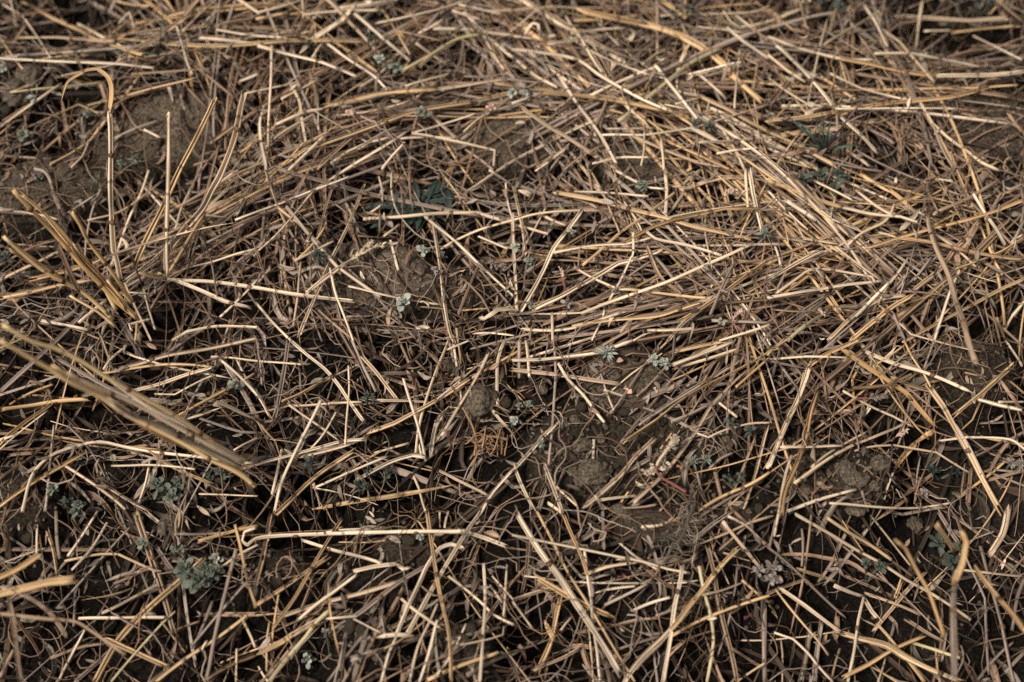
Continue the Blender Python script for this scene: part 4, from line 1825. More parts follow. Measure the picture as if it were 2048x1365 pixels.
CLODS = [  # x, y, half-width, half-height in photo pixels, label
    (961, 806, 36, 26, 'largest smooth brown clod, half buried beside the crossing straws'),
    (62, 160, 30, 22, 'big dull clod under the straw edge, upper one of a pair'),
    (38, 192, 28, 24, 'big dull clod under the straw edge, lower one of a pair'),
    (340, 1052, 22, 20, 'rough light brown clod touching the small two-leaved seedling'),
    (275, 1046, 14, 16, 'small dark clod between crossed straws near a two-leaved seedling'),
    (657, 462, 13, 11, 'smooth oval pebble-like clod at the rim of the central bare soil'),
    (1164, 898, 17, 18, 'knobbly tall clod in the crumb field above the flat clod'),
    (1117, 901, 12, 11, 'rounded clod at the near-straw side of the crumb field'),
    (1137, 906, 11, 10, 'rounded clod tucked against the knobbly tall clod'),
    (1190, 948, 34, 20, 'broad flat-topped clod below the crumb field'),
    (1189, 796, 10, 9, 'single round clod on the rim of the bare patch with pink petals'),
    (1130, 849, 11, 9, 'low clod between the silver rosette and the crumb field'),
    (1150, 842, 9, 9, 'small ball-shaped clod above the knobbly tall clod'),
    (1202, 881, 9, 8, 'ball-shaped clod right of the short upright straw stub'),
    (1247, 896, 8, 8, 'dark ball-shaped clod beside the long brown slanted stalk'),
    (1147, 946, 10, 10, 'cracked clod on the near corner of the flat-topped clod'),
    (1157, 966, 11, 10, 'lowest clod at the foot of the flat-topped clod'),
    (1297, 818, 9, 9, 'pale clod on the bare patch below the silver seedling'),
    (1348, 846, 9, 9, 'lone clod beside the thin dark stem over bare soil'),
    (1420, 852, 10, 10, 'round clod between two long parallel slanted straws'),
    (1447, 878, 15, 13, 'brown clod shaded by the big-leaved grey weed'),
    (1075, 757, 13, 11, 'clod under the level grey stalk near the straw star'),
    (1086, 782, 13, 11, 'clod below the level grey stalk near the straw star'),
    (897, 734, 15, 12, 'greyish clod below the straw star between fine roots'),
    (872, 774, 13, 11, 'dark clod hidden behind the long leaning pale straw'),
    (1691, 940, 21, 18, 'upper clod of the rugged pile among leaning thick stalks'),
    (1712, 962, 26, 17, 'widest clod of the rugged pile among leaning thick stalks'),
    (1757, 930, 17, 15, 'shadowed clod behind the rugged pile by arching stalk'),
    (1748, 974, 13, 12, 'rounded clod at the end of the rugged pile'),
    (1637, 967, 12, 11, 'smaller clod close beside the thick grey-brown leaning stalk'),
    (1611, 984, 13, 12, 'clod above the purple leaf near pale thick straw'),
    (1697, 986, 12, 9, 'flat clod just below the rugged pile'),
    (1553, 840, 15, 14, 'shadowed clod beside the upper end of thick leaning stalk'),
    (1701, 1038, 17, 12, 'clod below the pale thick cut straw'),
    (1831, 1050, 17, 14, 'dark clod beneath the blurred raised golden straw'),
    (1246, 1029, 22, 12, 'crumbly clod above the long crossing gold straw'),
    (1186, 1034, 14, 11, 'dark clod beside the curled brown leaf'),
    (770, 1239, 9, 8, 'topmost clod of the small heap under split straws'),
    (750, 1247, 8, 8, 'pale clod of the small heap under split straws'),
    (765, 1262, 9, 8, 'middle clod of the small heap under split straws'),
    (746, 1300, 9, 8, 'separate clod below the small heap, next to straw'),
    (753, 1316, 10, 8, 'lowest clod of the small heap under split straws'),
    (88, 400, 9, 8, 'small clod on the bare soil behind golden stubble'),
    (35, 425, 10, 8, 'clod at the edge of the bare soil behind golden stubble'),
    (735, 588, 14, 8, 'low crust lump on the central bare soil'),
    (748, 612, 16, 10, 'flaked crust lump beside the pale tip of a straw'),
]
CL = []
k = 0
for (px, py, a, b, lab) in CLODS:
    p = at(px, py, float(soil(*at(px, py, 0)[:2])))
    mp = m_per_px(p)
    zc = float(soil(p[0], p[1]))
    v, f = lump(4, a * mp, b * mp * 1.15, b * mp * .85, k + 3, .28)
    o = bpy.data.objects.new('soil_clod', tri_mesh('soil_clod', v, f, 'clod'))
    COL.objects.link(o)
    o.location = (p[0], p[1], zc + b * mp * .38)
    tag(o, lab, 'clod', 'clods of soil')
    CL.append((p[0], p[1], a * mp))
    k += 1
small = [ICO_ for ICO_ in range(9)]
protos = []
for i in range(9):
    v, f = lump(2, 1, 1, .85, 40 + i, .3)
    protos.append(tri_mesh('soil_clod', v, f, 'clod'))
n_small = 0
for _ in range(9000):
    x, y = R.uniform(-.42, .42), R.uniform(-.3, .3)
    c = float(bare_at(np.array(x), np.array(y), True))
    if R.random() > c ** 2.5:
        continue
    rr = .0015 + .0028 * R.random() ** 1.7
    z = float(soil(x, y))
    if float(hgt(x, y)) > z + .009 and R.random() < .85:
        continue
    if any((x - a) ** 2 + (y - b) ** 2 < (q + rr) ** 2 * .8 for a, b, q in CL):
        continue
    o = bpy.data.objects.new('soil_clod', protos[n_small % 9])
    COL.objects.link(o)
    o.location = (x, y, z + rr * .55)
    o.scale = (rr * R.uniform(.8, 1.3), rr * R.uniform(.8, 1.3), rr)
    o.rotation_euler = (R.uniform(0, 6), R.uniform(0, 6), R.uniform(0, 6))
    tag(o, 'small round soil crumb lying loose among bigger clods on open ground', 'clod', 'small loose crumbs on open ground')
    CL.append((x, y, rr))
    n_small += 1
    if n_small >= 285:
        break
cv, cf, cn = [], [], 0
V1, F1 = ICO[1]
for _ in range(50000):
    x, y = R.uniform(-.5, .5), R.uniform(-.33, .40)
    c = max(float(bare_at(np.array(x), np.array(y), True)), .07)
    if R.random() > c:
        continue
    rr = .0004 + .0014 * R.random() ** 2.2
    z = float(soil(x, y))
    q = V1 * (1 + .25 * n3(V1, 1.5, cn % 50)[:, None]) * rr
    cv.append(q + np.array([x, y, z + rr * .4]))
    cf.append(F1 + len(V1) * cn)
    cn += 1
    if cn > 13000:
        break
o = bpy.data.objects.new('soil_crumbs', tri_mesh('soil_crumbs', np.concatenate(cv), np.concatenate(cf), 'clod'))
COL.objects.link(o)
tag(o, kind='stuff')


# ------------------------------------------------------------------ living weeds
def spat(t):
    """Half-width of a spoon-shaped leaf."""
    body = np.clip((t - .12) / .45, 0, 1)
    w = .16 + .84 * body * body * (3 - 2 * body)
    tip = np.clip((t - .72) / .28, 0, 1)
    return w * np.sqrt(np.clip(1 - tip ** 2, .01, 1))


def lance(t):
    return np.clip(np.sin(np.clip(t, .02, .985) * math.pi) ** .75, .08, 1)


def leaf_at(mb, c, az, el, L, w, mat_, wf=spat, droop=.25, cup=.0, fold=.3, n=9):
    t = np.linspace(0, 1, n)
    rr = L * (t * math.cos(el))
    z = L * (t * math.sin(el) - droop * t * t)
    side = R.gauss(0, .10) * L * t * t
    ca, sa = math.cos(az), math.sin(az)
    P = np.stack([c[0] + rr * ca - side * sa, c[1] + rr * sa + side * ca, c[2] + z], -1)
    ribbon(mb, P, w, mat_, wf, fold, R.gauss(0, .25), R.gauss(0, .3), .0003, None, cup)


def rosette_into(mb, c, size, n, mat_, ratio=.42, wf=spat, flat=0.0):
    for i in range(n):
        q = i / max(n - 1, 1)
        az = i * 2.399 + R.gauss(0, .25)
        el = rad(12 + 62 * q * (1 - flat)) + R.gauss(0, .14)
        L = size * (1.05 - .55 * q) * R.uniform(.75, 1.15)
        leaf_at(mb, c + np.array([0, 0, .001 + .003 * q]), az, el, L, L * ratio * R.uniform(.8, 1.2), mat_, wf, R.uniform(.05, .45), R.uniform(-.1, .25), R.uniform(.1, .55))


def weed(name, px, py, size_px, n, mat_, lab, cat='weed', heads=1, ratio=.42, wf=spat, group='grey-green weed seedlings', up=.004, stem_mat='sagedark', flat=0.0, mat2=None):
    p = pile(px, py, .008, 35)
    mp = m_per_px(p)
    g = at(px, py, p[2])
    base = np.array([g[0], g[1], float(soil(g[0], g[1])) - .002])
    t = tag(empty(name, base), lab, cat, group)
    mb = MB()
    R_ = size_px * mp * .92
    n = int(n * 1.35)
    hs = []
    for h in range(heads):
        a = h * 2.2 + R.uniform(0, 1)
        d = 0 if heads == 1 else R_ * R.uniform(.35, .75)
        c = g + np.array([d * math.cos(a), d * math.sin(a), up + R.uniform(0, .004)])
        hs.append(c)
        rosette_into(mb, c, R_ * (1.0 if heads == 1 else R.uniform(.45, .7)), n, mat_ if (mat2 is None or h % 2 == 0) else mat2, ratio, wf, flat)
    mb.build('foliage', t, g)
    for c in hs:
        q = np.array([base, base * .5 + c * .5 + np.array([R.gauss(0, .001), R.gauss(0, .001), 0]), c + np.array([0, 0, .001])])
        sm = MB()
        tube(sm, catmull(q, 8), .0009, stem_mat, .95, 0, (1.2, .8), False, 6)
        sm.build('stem', t, c)
    return t


WEEDS = [  # x, y, reach px, leaves per head, colour, heads, label
    (808, 622, 26, 12, 'pale', 1, 'silver spoon-leaved rosette at the edge of the central bare soil'),
    (1212, 718, 26, 22, 'pale', 1, 'dense silver rosette with small crowded leaves beside a pink bud'),
    (1313, 738, 32, 12, 'pale', 2, 'silver seedling with broad curled leaves above the bare patch with pink petals'),
    (1050, 824, 22, 12, 'sage', 2, 'grey-green seedling with rounded leaves right of the largest clod'),
    (1028, 855, 14, 9, 'pale', 1, 'tiny silver rosette just below a grey-green rounded seedling'),
    (1080, 900, 12, 8, 'sage', 1, 'tiny grey-green sprout beside the crumb field'),
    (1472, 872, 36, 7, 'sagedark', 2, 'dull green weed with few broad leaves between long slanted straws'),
    (1396, 936, 30, 16, 'sage', 2, 'feathery grey weed on a root next to the red stem'),
    (1466, 968, 26, 8, 'sagedark', 2, 'dull weed with rounded leaves below the broad-leaved green weed'),
    (150, 1020, 34, 12, 'sagemid', 3, 'grey-green weed with rounded leaflets on a pale upright stem'),
    (112, 991, 17, 12, 'sage', 1, 'small tight grey-green rosette beside upright straw, upper neighbour of larger weed'),
    (345, 985, 50, 10, 'sagemid', 4, 'spreading grey-green weed bed under the largest stubble tuft'),
    (440, 968, 34, 9, 'sagedark', 2, 'dull green long-leaved sprig at the foot of the largest stubble tuft'),
    (398, 1158, 46, 15, 'sagemid', 5, 'big curly grey-green weed with crinkled leaves over black soil'),
    (290, 1098, 18, 7, 'sage', 1, 'two-toned seedling with rounded leaves crossed by a thick brown stalk'),
    (362, 1118, 22, 8, 'sage', 2, 'grey-green sprig directly above the big curly weed'),
    (435, 1125, 18, 9, 'pale', 1, 'silver sprig beside the joint of a long straw and the curly weed'),
    (1033, 207, 24, 12, 'pale', 2, 'silver rosette under long straw above the upper bare soil'),
    (843, 240, 22, 8, 'sage', 1, 'grey-green rosette with broad leaves beneath crossing gold straws'),
    (760, 133, 18, 10, 'pale', 1, 'silver rosette deep between crossing straws near the far edge'),
    (790, 150, 18, 9, 'sage', 1, 'grey-green rosette beside the silver rosette near the far edge'),
    (745, 92, 22, 8, 'sagedark', 2, 'dark green seedling under pale straws near the far edge'),
    (620, 100, 18, 8, 'sagedark', 1, 'dark seedling under the broad pale leaf blade'),
    (1281, 384, 18, 12, 'sage', 1, 'round grey-green rosette at the end of a greenish straw'),
    (1526, 483, 22, 16, 'sage', 1, 'grey-green tufted head at the tip of the long pale straw'),
    (1652, 368, 46, 9, 'sagedark', 3, 'dull sage weed with large pointed leaves beside curled pale leaves'),
    (1598, 372, 26, 8, 'sagedark', 1, 'dull sage sprig next to the large pointed-leaved weed'),
    (1402, 275, 36, 7, 'sagedark', 2, 'dark weed half hidden below a pale straw crossing'),
    (1366, 42, 34, 7, 'sagedark', 2, 'dark weed with pointed leaves under the far straw layer'),
    (1660, 14, 44, 8, 'sagedark', 3, 'dark round-leaved weed at the far border'),
    (266, 346, 28, 18, 'sage', 2, 'feathery grey seedling behind the upright split stalks'),
    (55, 285, 20, 9, 'sage', 1, 'grey-green rosette on open soil above the blurred stubble'),
    (70, 213, 16, 9, 'pale', 1, 'small silver rosette below the pair of big dull clods'),
    (180, 239, 14, 9, 'sage', 1, 'small grey-green rosette beside the hooked leaf of the open tuft'),
    (82, 366, 20, 14, 'mauve', 2, 'mauve-grey withered rosette with a long bare twig'),
    (6, 152, 16, 8, 'pale', 1, 'silver rosette cut by the frame beside big dull clods'),
    (14, 526, 24, 6, 'sagedark', 1, 'dark glossy seedling beneath the golden stubble'),
    (475, 784, 18, 9, 'sage', 1, 'small dark-veined rosette beside the end of the stubble'),
    (738, 808, 20, 22, 'sagedark', 1, 'dark feathery seedling below the cut end of a pale straw'),
    (640, 526, 24, 26, 'sagedark', 1, 'dark feathery seedling at the rim of the central bare soil'),
    (840, 1086, 12, 9, 'pale', 1, 'tiny silver rosette under the long level hooked straw'),
    (617, 1328, 20, 9, 'pale', 1, 'silver rosette near the pale greenish flat straw'),
    (655, 1275, 12, 8, 'mauve', 1, 'tiny mauve-grey sprout near the pale greenish flat straw'),
    (760, 958, 30, 10, 'sagedark', 2, 'dark green weed with paired rounded leaves between split straws'),
    (722, 985, 22, 14, 'sagedark', 2, 'dark frilly weed beside the orange curl'),
    (626, 935, 20, 6, 'sagedark', 1, 'dark seedling with round leaves beside a twisted grey leaf'),
    (1525, 1150, 36, 9, 'mauve', 3, 'faded mauve weed with pinkish lower leaves'),
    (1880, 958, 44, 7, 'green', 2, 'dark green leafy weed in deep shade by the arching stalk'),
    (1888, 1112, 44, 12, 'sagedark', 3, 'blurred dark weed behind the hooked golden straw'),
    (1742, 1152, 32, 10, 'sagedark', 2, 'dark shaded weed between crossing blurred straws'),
    (2026, 945, 34, 26, 'mauve', 2, 'fluffy grey seed-headed weed at the frame edge'),
    (848, 516, 18, 10, 'pale', 1, 'small silver tuft with thin leaves beside the leaning straw'),
    (884, 524, 16, 9, 'mauve', 1, 'mauve-grey sprout beside the leaning straw'),
    (872, 555, 16, 9, 'mauve', 1, 'mauve-grey sprout below the leaning straw crossing'),
    (998, 548, 26, 12, 'mauve', 2, 'withered grey sprout by the left leg of the straw star'),
    (1058, 536, 16, 8, 'sage', 1, 'grey-green sprout inside the straw star'),
    (1141, 476, 12, 8, 'pale', 1, 'small white bulb-like bud next to the long pale straw'),
    (1058, 622, 14, 8, 'sage', 1, 'small sprout at the foot of the straw star'),
    (1135, 618, 16, 7, 'mauve', 1, 'mauve oval-leaved sprout beside a short white straw piece'),
    (1436, 655, 12, 5, 'pale', 1, 'single pale round-leaved sprout beside the red spike'),
    (1030, 512, 14, 8, 'pale', 1, 'tiny silver sprout between the legs of the straw star'),
    (1840, 1000, 16, 6, 'mauve', 1, 'mauve sprout among blurred dark stalks'),
    (1985, 772, 16, 9, 'mauve', 1, 'thin grey sprout on dark soil beside the frame edge'),
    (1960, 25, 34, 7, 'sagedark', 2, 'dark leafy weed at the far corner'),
    (700, 240, 12, 6, 'pink', 1, 'pinkish withered leaf cluster on pale straws'),
    (980, 232, 14, 6, 'pink', 1, 'pinkish withered leaf cluster above the upper bare soil'),
]
for (px, py, sz, n, m_, hd, lab) in WEEDS:
    name = 'weed_seedling'
    feathery = n > 15
    weed(name, px, py, sz, n, m_, lab, 'weed', hd, .20 if feathery else (.56 if m_ in ('pale', 'sage') else .46),
         lance if feathery or (m_ in ('green',)) else spat, 'weed seedlings in the straw')

# the toothed dark green weed
p = pile(848, 402, .014, 50)
t = tag(empty('toothed_weed', [p[0], p[1], float(soil(p[0], p[1]))]), 'dark green weed with long toothed leaves spread behind the central bare soil', 'weed')


def saw(t):
    return np.clip(lance(t) * (.72 + .34 * np.abs(np.sin(t * 17)) ** .8), .06, 1.1)


for (bx, by, tx, ty, w, el, dr) in [(838, 416, 722, 406, 26, .2, .2), (832, 422, 745, 446, 30, .12, .15), (828, 408, 770, 384, 24, .3, .3), (842, 396, 905, 366, 26, .35, .35), (846, 392, 892, 386, 24, .2, .2),
                                    (893, 376, 897, 414, 24, .25, .25), (836, 408, 829, 362, 20, .6, .3), (838, 418, 812, 452, 22, .2, .2), (848, 414, 872, 442, 18, .15, .2), (826, 416, 786, 424, 26, .25, .25),
                                    (850, 404, 918, 400, 20, .12, .2), (842, 420, 842, 456, 18, .1, .1), (852, 410, 866, 356, 18, .35, .3), (820, 425, 768, 440, 22, .3, .3)]:
    b0, e = at(bx, by, p[2] + .002), at(tx, ty, p[2] + .004)
    d = e - b0
    L = float(np.linalg.norm(d[:2])) * 1.08
    mb = MB()
    leaf_at(mb, b0, math.atan2(d[1], d[0]), el * .8, L, w * .8 * m_per_px(p), 'green', saw, dr, 0, .45, 34)
    mb.build('leaf', t, p)
sm = MB()
tube(sm, np.array([[p[0], p[1], float(soil(p[0], p[1])) - .002], [p[0], p[1], p[2] * .5], [p[0], p[1], p[2] + .005]]), .002, 'green', .95, 0, (1, .8), False, 6)
sm.build('stem', t, p)

# grass
def grass(px, py, blades, lab):
    p = pile(px, py, .008, 60)
    t = tag(empty('grass_tuft', [p[0], p[1], float(soil(p[0], p[1]))]), lab, 'grass', 'green grass tufts')
    for (tx, ty, h, w, m_) in blades:
        e = at(tx, ty, p[2] + h)
        k = np.linspace(0, 1, 14)[:, None]
        P = p + (e - p) * k
        P[:, 2] = p[2] + (h * 1.6) * (1 - (1 - k[:, 0]) ** 1.7) - .6 * h * k[:, 0] ** 2.2
        P[:, :2] = np.array([at(*to_px(p + (e - p) * q), z)[:2] for q, z in zip(k[:, 0], P[:, 2])])
        mb = MB()
        ribbon(mb, P, w * m_per_px(p), m_, lambda t: np.clip((1 - t) ** .6, .03, 1) * np.clip(.5 + t * 3, 0, 1), .6, R.gauss(0, .3), R.gauss(0, .3))
        mb.build('blade', t, P[7])


grass(1648, 302, [(1570, 226, .02, 8, 'blade'), (1644, 222, .03, 8, 'blade'), (1662, 240, .03, 8, 'blade'), (1740, 184, .04, 11, 'purple'), (1714, 290, .01, 10, 'blade'), (1590, 282, .01, 9, 'blade'),
                  (1604, 248, .02, 7, 'blade'), (1666, 262, .02, 7, 'blade'), (1632, 244, .02, 6, 'blade')], 'green grass tuft with one long purple blade among straws')
grass(192, 385, [(186, 352, .02, 6, 'blade'), (200, 338, .03, 5, 'blade')], 'pair of short green blades on soil behind upright stalks')
grass(318, 110, [(326, 20, .03, 5, 'blade'), (312, 78, .02, 5, 'blade'), (214, 102, .01, 7, 'blade')], 'thin green blades between far straws above the hooked leaf')
grass(606, 950, [(612, 922, .02, 6, 'blade'), (608, 940, .02, 5, 'blade')], 'single curved green blade beside a twisted grey leaf')

# the woolly weed on its red stem
pts = [(1372, 985), (1345, 968), (1322, 955), (1312, 942), (1316, 925), (1330, 905), (1344, 888), (1351, 874)]
g0 = pile(1340, 940, .01, 70)
P = np.array([at(x, y, g0[2] + .006 + .010 * k / 7) for k, (x, y) in enumerate(pts)])
P = catmull(P, 60)
t = tag(empty('woolly_weed', [P[0][0], P[0][1], float(soil(P[0][0], P[0][1]))]), 'woolly cream flower spike on a bent red stem over the bare crumbly soil', 'weed')
mp = m_per_px(P[0])
mb = MB()
tube(mb, P[:34], 2.5 * mp, 'redstem', .9, 0, (1.2, .9), False)
mb.build('stem', t, P[16])
mb = MB()
tube(mb, P[32:], 3.0 * mp, 'wool', .9, 0, (.9, 1.2), False)
for k in range(230):
    q = R.random() ** .7
    c = P[33 + int(q * (len(P) - 34))]
    rr_ = (2.0 + 6.4 * q ** 1.5) * mp
    a, b = R.uniform(0, 6.3), R.gauss(.3, .6)
    c = c + rr_ * .55 * np.array([math.cos(a) * math.cos(b), math.sin(a) * math.cos(b), abs(math.sin(b))])
    leaf_at(mb, c, a, b, rr_ * R.uniform(.5, 1.0), rr_ * R.uniform(.25, .5), 'wool', lance, .3, 0, .4, 5)
mb.build('flower_spike', t, P[45])
mb = MB()
for (cx, cy) in [(1300, 944), (1322, 940), (1296, 948), (1306, 940), (1326, 930)]:
    c = at(cx, cy, g0[2] + .006)
    for k in range(9):
        leaf_at(mb, c + np.array([R.gauss(0, .0012), R.gauss(0, .0012), R.uniform(0, .002)]), R.uniform(0, 6.3), R.uniform(.2, 1.2), .003, .0016, 'wool', lance, .2, 0, .3, 5)
mb.build('bract', t, g0)

# its neighbour's bare hairy root
pts = [(1387, 968), (1384, 990), (1386, 1015), (1378, 1035), (1372, 1055), (1362, 1078), (1340, 1100)]
P = catmull(np.array([at(x, y, pile(x, y, .006, 75)[2] + .004) for x, y in pts]), 50)
t = tag(empty('bare_root', P[10]), 'pale hairy root pulled out across straw below the feathery grey weed', 'root')
mb = MB()
tube(mb, P, .0017, 'husk', .9, 0, (1, .6), False)
mb.build('taproot', t, P[20])
mb = MB()
for k in range(70):
    c = P[R.randrange(18, len(P))]
    a = R.uniform(0, 6.3)
    q = np.array([c, c + np.array([math.cos(a), math.sin(a), .1]) * R.uniform(.003, .008), c + np.array([math.cos(a + .6), math.sin(a + .6), -.1]) * R.uniform(.006, .016)])
    tube(mb, catmull(q, 7), .00022, 'husk', 1, 0, (1, .5), False, 6)
mb.build('hair', t, P[30])

# dry seed ears
def ear(stem_px, head_px, lab, w_px, mat_, grp=None, n=46, smat='p'):
    P0 = np.array([at(x, y, pile(x, y, .006, 80)[2] + .004) for x, y in stem_px])
    P1 = np.array([at(x, y, pile(x, y, .006, 80)[2] + .005) for x, y in head_px])
    t = tag(empty('seed_ear', P1[0]), lab, 'seed head', grp)
    mp = m_per_px(P1[0])
    mb = MB()
    tube(mb, catmull(P0, 30), 2.2 * mp, smat, .9, 0, (1.1, .7), False)
    mb.build('stem', t, P0[0])
    Q = catmull(P1, 40)
    mb = MB()
    tube(mb, Q, 1.6 * mp, mat_, .9, 0, (1, .5), False)
    T = np.gradient(Q, axis=0)
    for k in range(n):
        i = int(k / n * 39)
        az = math.atan2(T[i][1], T[i][0]) + R.choice([-1, 1]) * R.uniform(.25, .9)
        L = w_px * mp * R.uniform(.9, 1.5)
        leaf_at(mb, Q[i] + np.array([0, 0, R.uniform(0, .0015)]), az, R.uniform(.1, .6), L, L * .36, mat_, lance, .2, 0, .5, 6)
    mb.build('spikelets', t, Q[20])


ear([(612, 585), (660, 545), (706, 518)], [(706, 518), (728, 504), (750, 496), (766, 492)], 'dry cream seed ear lying across the central bare soil', 9, 'ear')
ear([(706, 516), (724, 502)], [(724, 502), (736, 492), (745, 484)], 'shorter side ear branching above the dry cream seed ear', 7, 'ear', None, 22)
ear([(1440, 398), (1448, 392)], [(1448, 394), (1460, 386), (1470, 378)], 'small pinkish seed head curling above the gold straw pile', 8, 'bract', 'pink seed heads', 34, 'root')
ear([(1126, 560), (1130, 575), (1138, 600)], [(1125, 555), (1122, 542), (1119, 535)], 'thin red spike with pale tip beside the straw star', 5, 'bract', 'pink seed heads', 16, 'redstem')
ear([(1485, 660), (1470, 652), (1466, 640)], [(1466, 642), (1474, 630), (1484, 624)], 'red-stemmed spike with cream buds in front of grey straw', 6, 'bract', 'pink seed heads', 18, 'redstem')
ear([(1702, 806), (1716, 797), (1738, 797)], [(1738, 797), (1752, 796), (1770, 792)], 'brown seed cluster on a crimson stalk beneath an arched twig', 10, 'husk', 'pink seed heads', 50, 'redstem')
ear([(1783, 882), (1792, 874)], [(1792, 874), (1802, 866), (1812, 860)], 'small pink bud cluster beside the long level straw', 7, 'bract', 'pink seed heads', 20, 'redstem')
ear([(1938, 1025), (1945, 1060), (1948, 1064)], [(1940, 1030), (1936, 1015), (1931, 1005)], 'dull twisted seed head on a pale wire-thin stem', 5, 'husk', 'pink seed heads', 14, 'husk')
ear([(1640, 611), (1646, 625)], [(1634, 618), (1642, 624), (1650, 632)], 'tiny cream bud beside the pale greenish straw tip', 5, 'bract', 'pink seed heads', 12, 'root')

# loose leaves, petals, reddish bits
def scrap(px, py, w_px, l_px, ang, m_, lab, name='fallen_leaf', cat='leaf', grp=None, up=.0015, wf=lance, el=.1):
    p = pile(px, py, .004, 65)
    mp = m_per_px(p)
    mb = MB()
    L = l_px * mp
    st = p - np.array([math.cos(ang), math.sin(ang), 0]) * L / 2 + np.array([0, 0, up])
    k = .62 if m_ in ('red', 'purple', 'redstem', 'rust') else 1
    leaf_at(mb, st, ang, el, L * (.5 + .5 * k), w_px * mp * k, m_, ragged if m_ in ('red', 'purple', 'rust', 'mauve') else wf, .25, 0, R.uniform(.3, 1.1), 12)
    tag(mb.build(name, None, p), lab, cat, grp)


def ragged(t):
    return np.clip(.55 + .35 * np.sin(t * 9 + 1) + .25 * np.sin(t * 21), .2, 1) * np.sqrt(np.clip(1 - (2 * t - 1) ** 4, .02, 1))


scrap(1256, 782, 13, 20, -.7, 'pink', 'pale pink torn petal on the bare patch, upper of two', 'petal', 'petal', 'pink petals on bare soil', wf=ragged)
scrap(1239, 840, 12, 14, .3, 'pink', 'pale pink torn petal on the bare patch, lower of two', 'petal', 'petal', 'pink petals on bare soil', wf=ragged)
scrap(1310, 783, 8, 14, -1.3, 'pink', 'little pink stub below the silver seedling', 'petal', 'petal', wf=ragged)
scrap(1361, 936, 15, 17, -.4, 'rust', 'triangular orange leaf scrap beside the red-stemmed woolly spike', wf=ragged)
scrap(1132, 868, 9, 26, .7, 'red', 'folded scarlet leaf in the crumb field')
scrap(1121, 880, 5, 26, -.6, 'red', 'thin scarlet leaf strip in the crumb field')
scrap(1062, 783, 4, 24, .6, 'redstem', 'forked pink twig left of the crumb field', 'twig', 'twig')
scrap(1150, 796, 12, 18, .2, 'mauve', 'mauve withered bud on the rim of the bare patch')
scrap(898, 868, 12, 22, 1.2, 'red', 'crimson leaf beside an orange root tangle')
scrap(922, 880, 14, 20, .3, 'rust', 'rust curled leaf beside the orange root tangle')
scrap(1003, 888, 12, 16, 1.3, 'red', 'red leaf tucked behind the orange root tangle')
scrap(1647, 875, 13, 20, -.1, 'red', 'bright crimson leaf on black crumbs between leaning stalks')
scrap(1632, 995, 12, 26, -.5, 'red', 'dark crimson leaf below the thick grey-brown leaning stalk')
scrap(1637, 1012, 12, 22, -1.0, 'purple', 'purple leaf under the pale thick cut straw')
scrap(1655, 672, 10, 22, -.5, 'purple', 'purple leaf under crossing straws near the level twig')
scrap(1718, 793, 4, 30, .2, 'red', 'crimson stalk piece beneath the arched twig', 'twig', 'twig')
scrap(1212, 733, 5, 26, .9, 'red', 'magenta leaf stalk under the dense silver rosette')
scrap(1240, 725, 12, 15, .1, 'pink', 'pink bud on the dense silver rosette', 'flower_bud', 'bud')
scrap(1196, 732, 15, 24, .2, 'mauve', 'olive-mauve leaf leaning from the dense silver rosette')
scrap(1246, 1155, 14, 24, .2, 'red', 'dull red leaf in the dark gap below long gold straw')
scrap(1255, 1157, 10, 16, -.3, 'rust', 'rust leaf tip in the dark gap below long gold straw')
scrap(1498, 1236, 16, 26, .4, 'red', 'dull red leaf in deep shade near a split straw', up=.003)
scrap(1740, 1132, 16, 30, .2, 'red', 'shaded red leaf beside the dark weed', up=.003)
scrap(1215, 1063, 12, 14, .6, 'red', 'small red leaf beside the wiry white roots')
scrap(1552, 1168, 18, 24, .1, 'bract', 'pinkish lower leaf of the faded mauve weed', up=.006)
scrap(948, 815, 8, 10, .2, 'rust', 'rust speck of leaf near the largest clod')
scrap(754, 858, 9, 11, .9, 'orange', 'orange curl of leaf between crossing straws', wf=ragged)
scrap(741, 973, 9, 12, .2, 'orange', 'orange curl beside the dark frilly weed', wf=ragged)
scrap(1796, 234, 7, 8, .2, 'orange', 'small orange seed under the bent grass blade', 'fallen_seed', 'seed', wf=ragged)
scrap(1772, 116, 8, 9, .2, 'orange', 'small orange seed among the far straws', 'fallen_seed', 'seed', wf=ragged)
scrap(748, 545, 7, 8, .4, 'ear', 'tiny white chip on the central bare soil', 'husk_chip', 'husk', wf=ragged)
scrap(690, 500, 8, 22, 1.5, 'husk', 'oval grey husk on the central bare soil', 'husk_chip', 'husk')
scrap(780, 452, 12, 18, -.8, 'husk', 'oval pale husk behind the dry cream seed ear', 'husk_chip', 'husk')
scrap(228, 918, 12, 16, -1.2, 'husk', 'rounded papery husk between blurred stalk and dark gap', 'husk_chip', 'husk')
scrap(70, 500, 10, 60, .3, 't', 'brown papery leaf under the golden stubble')

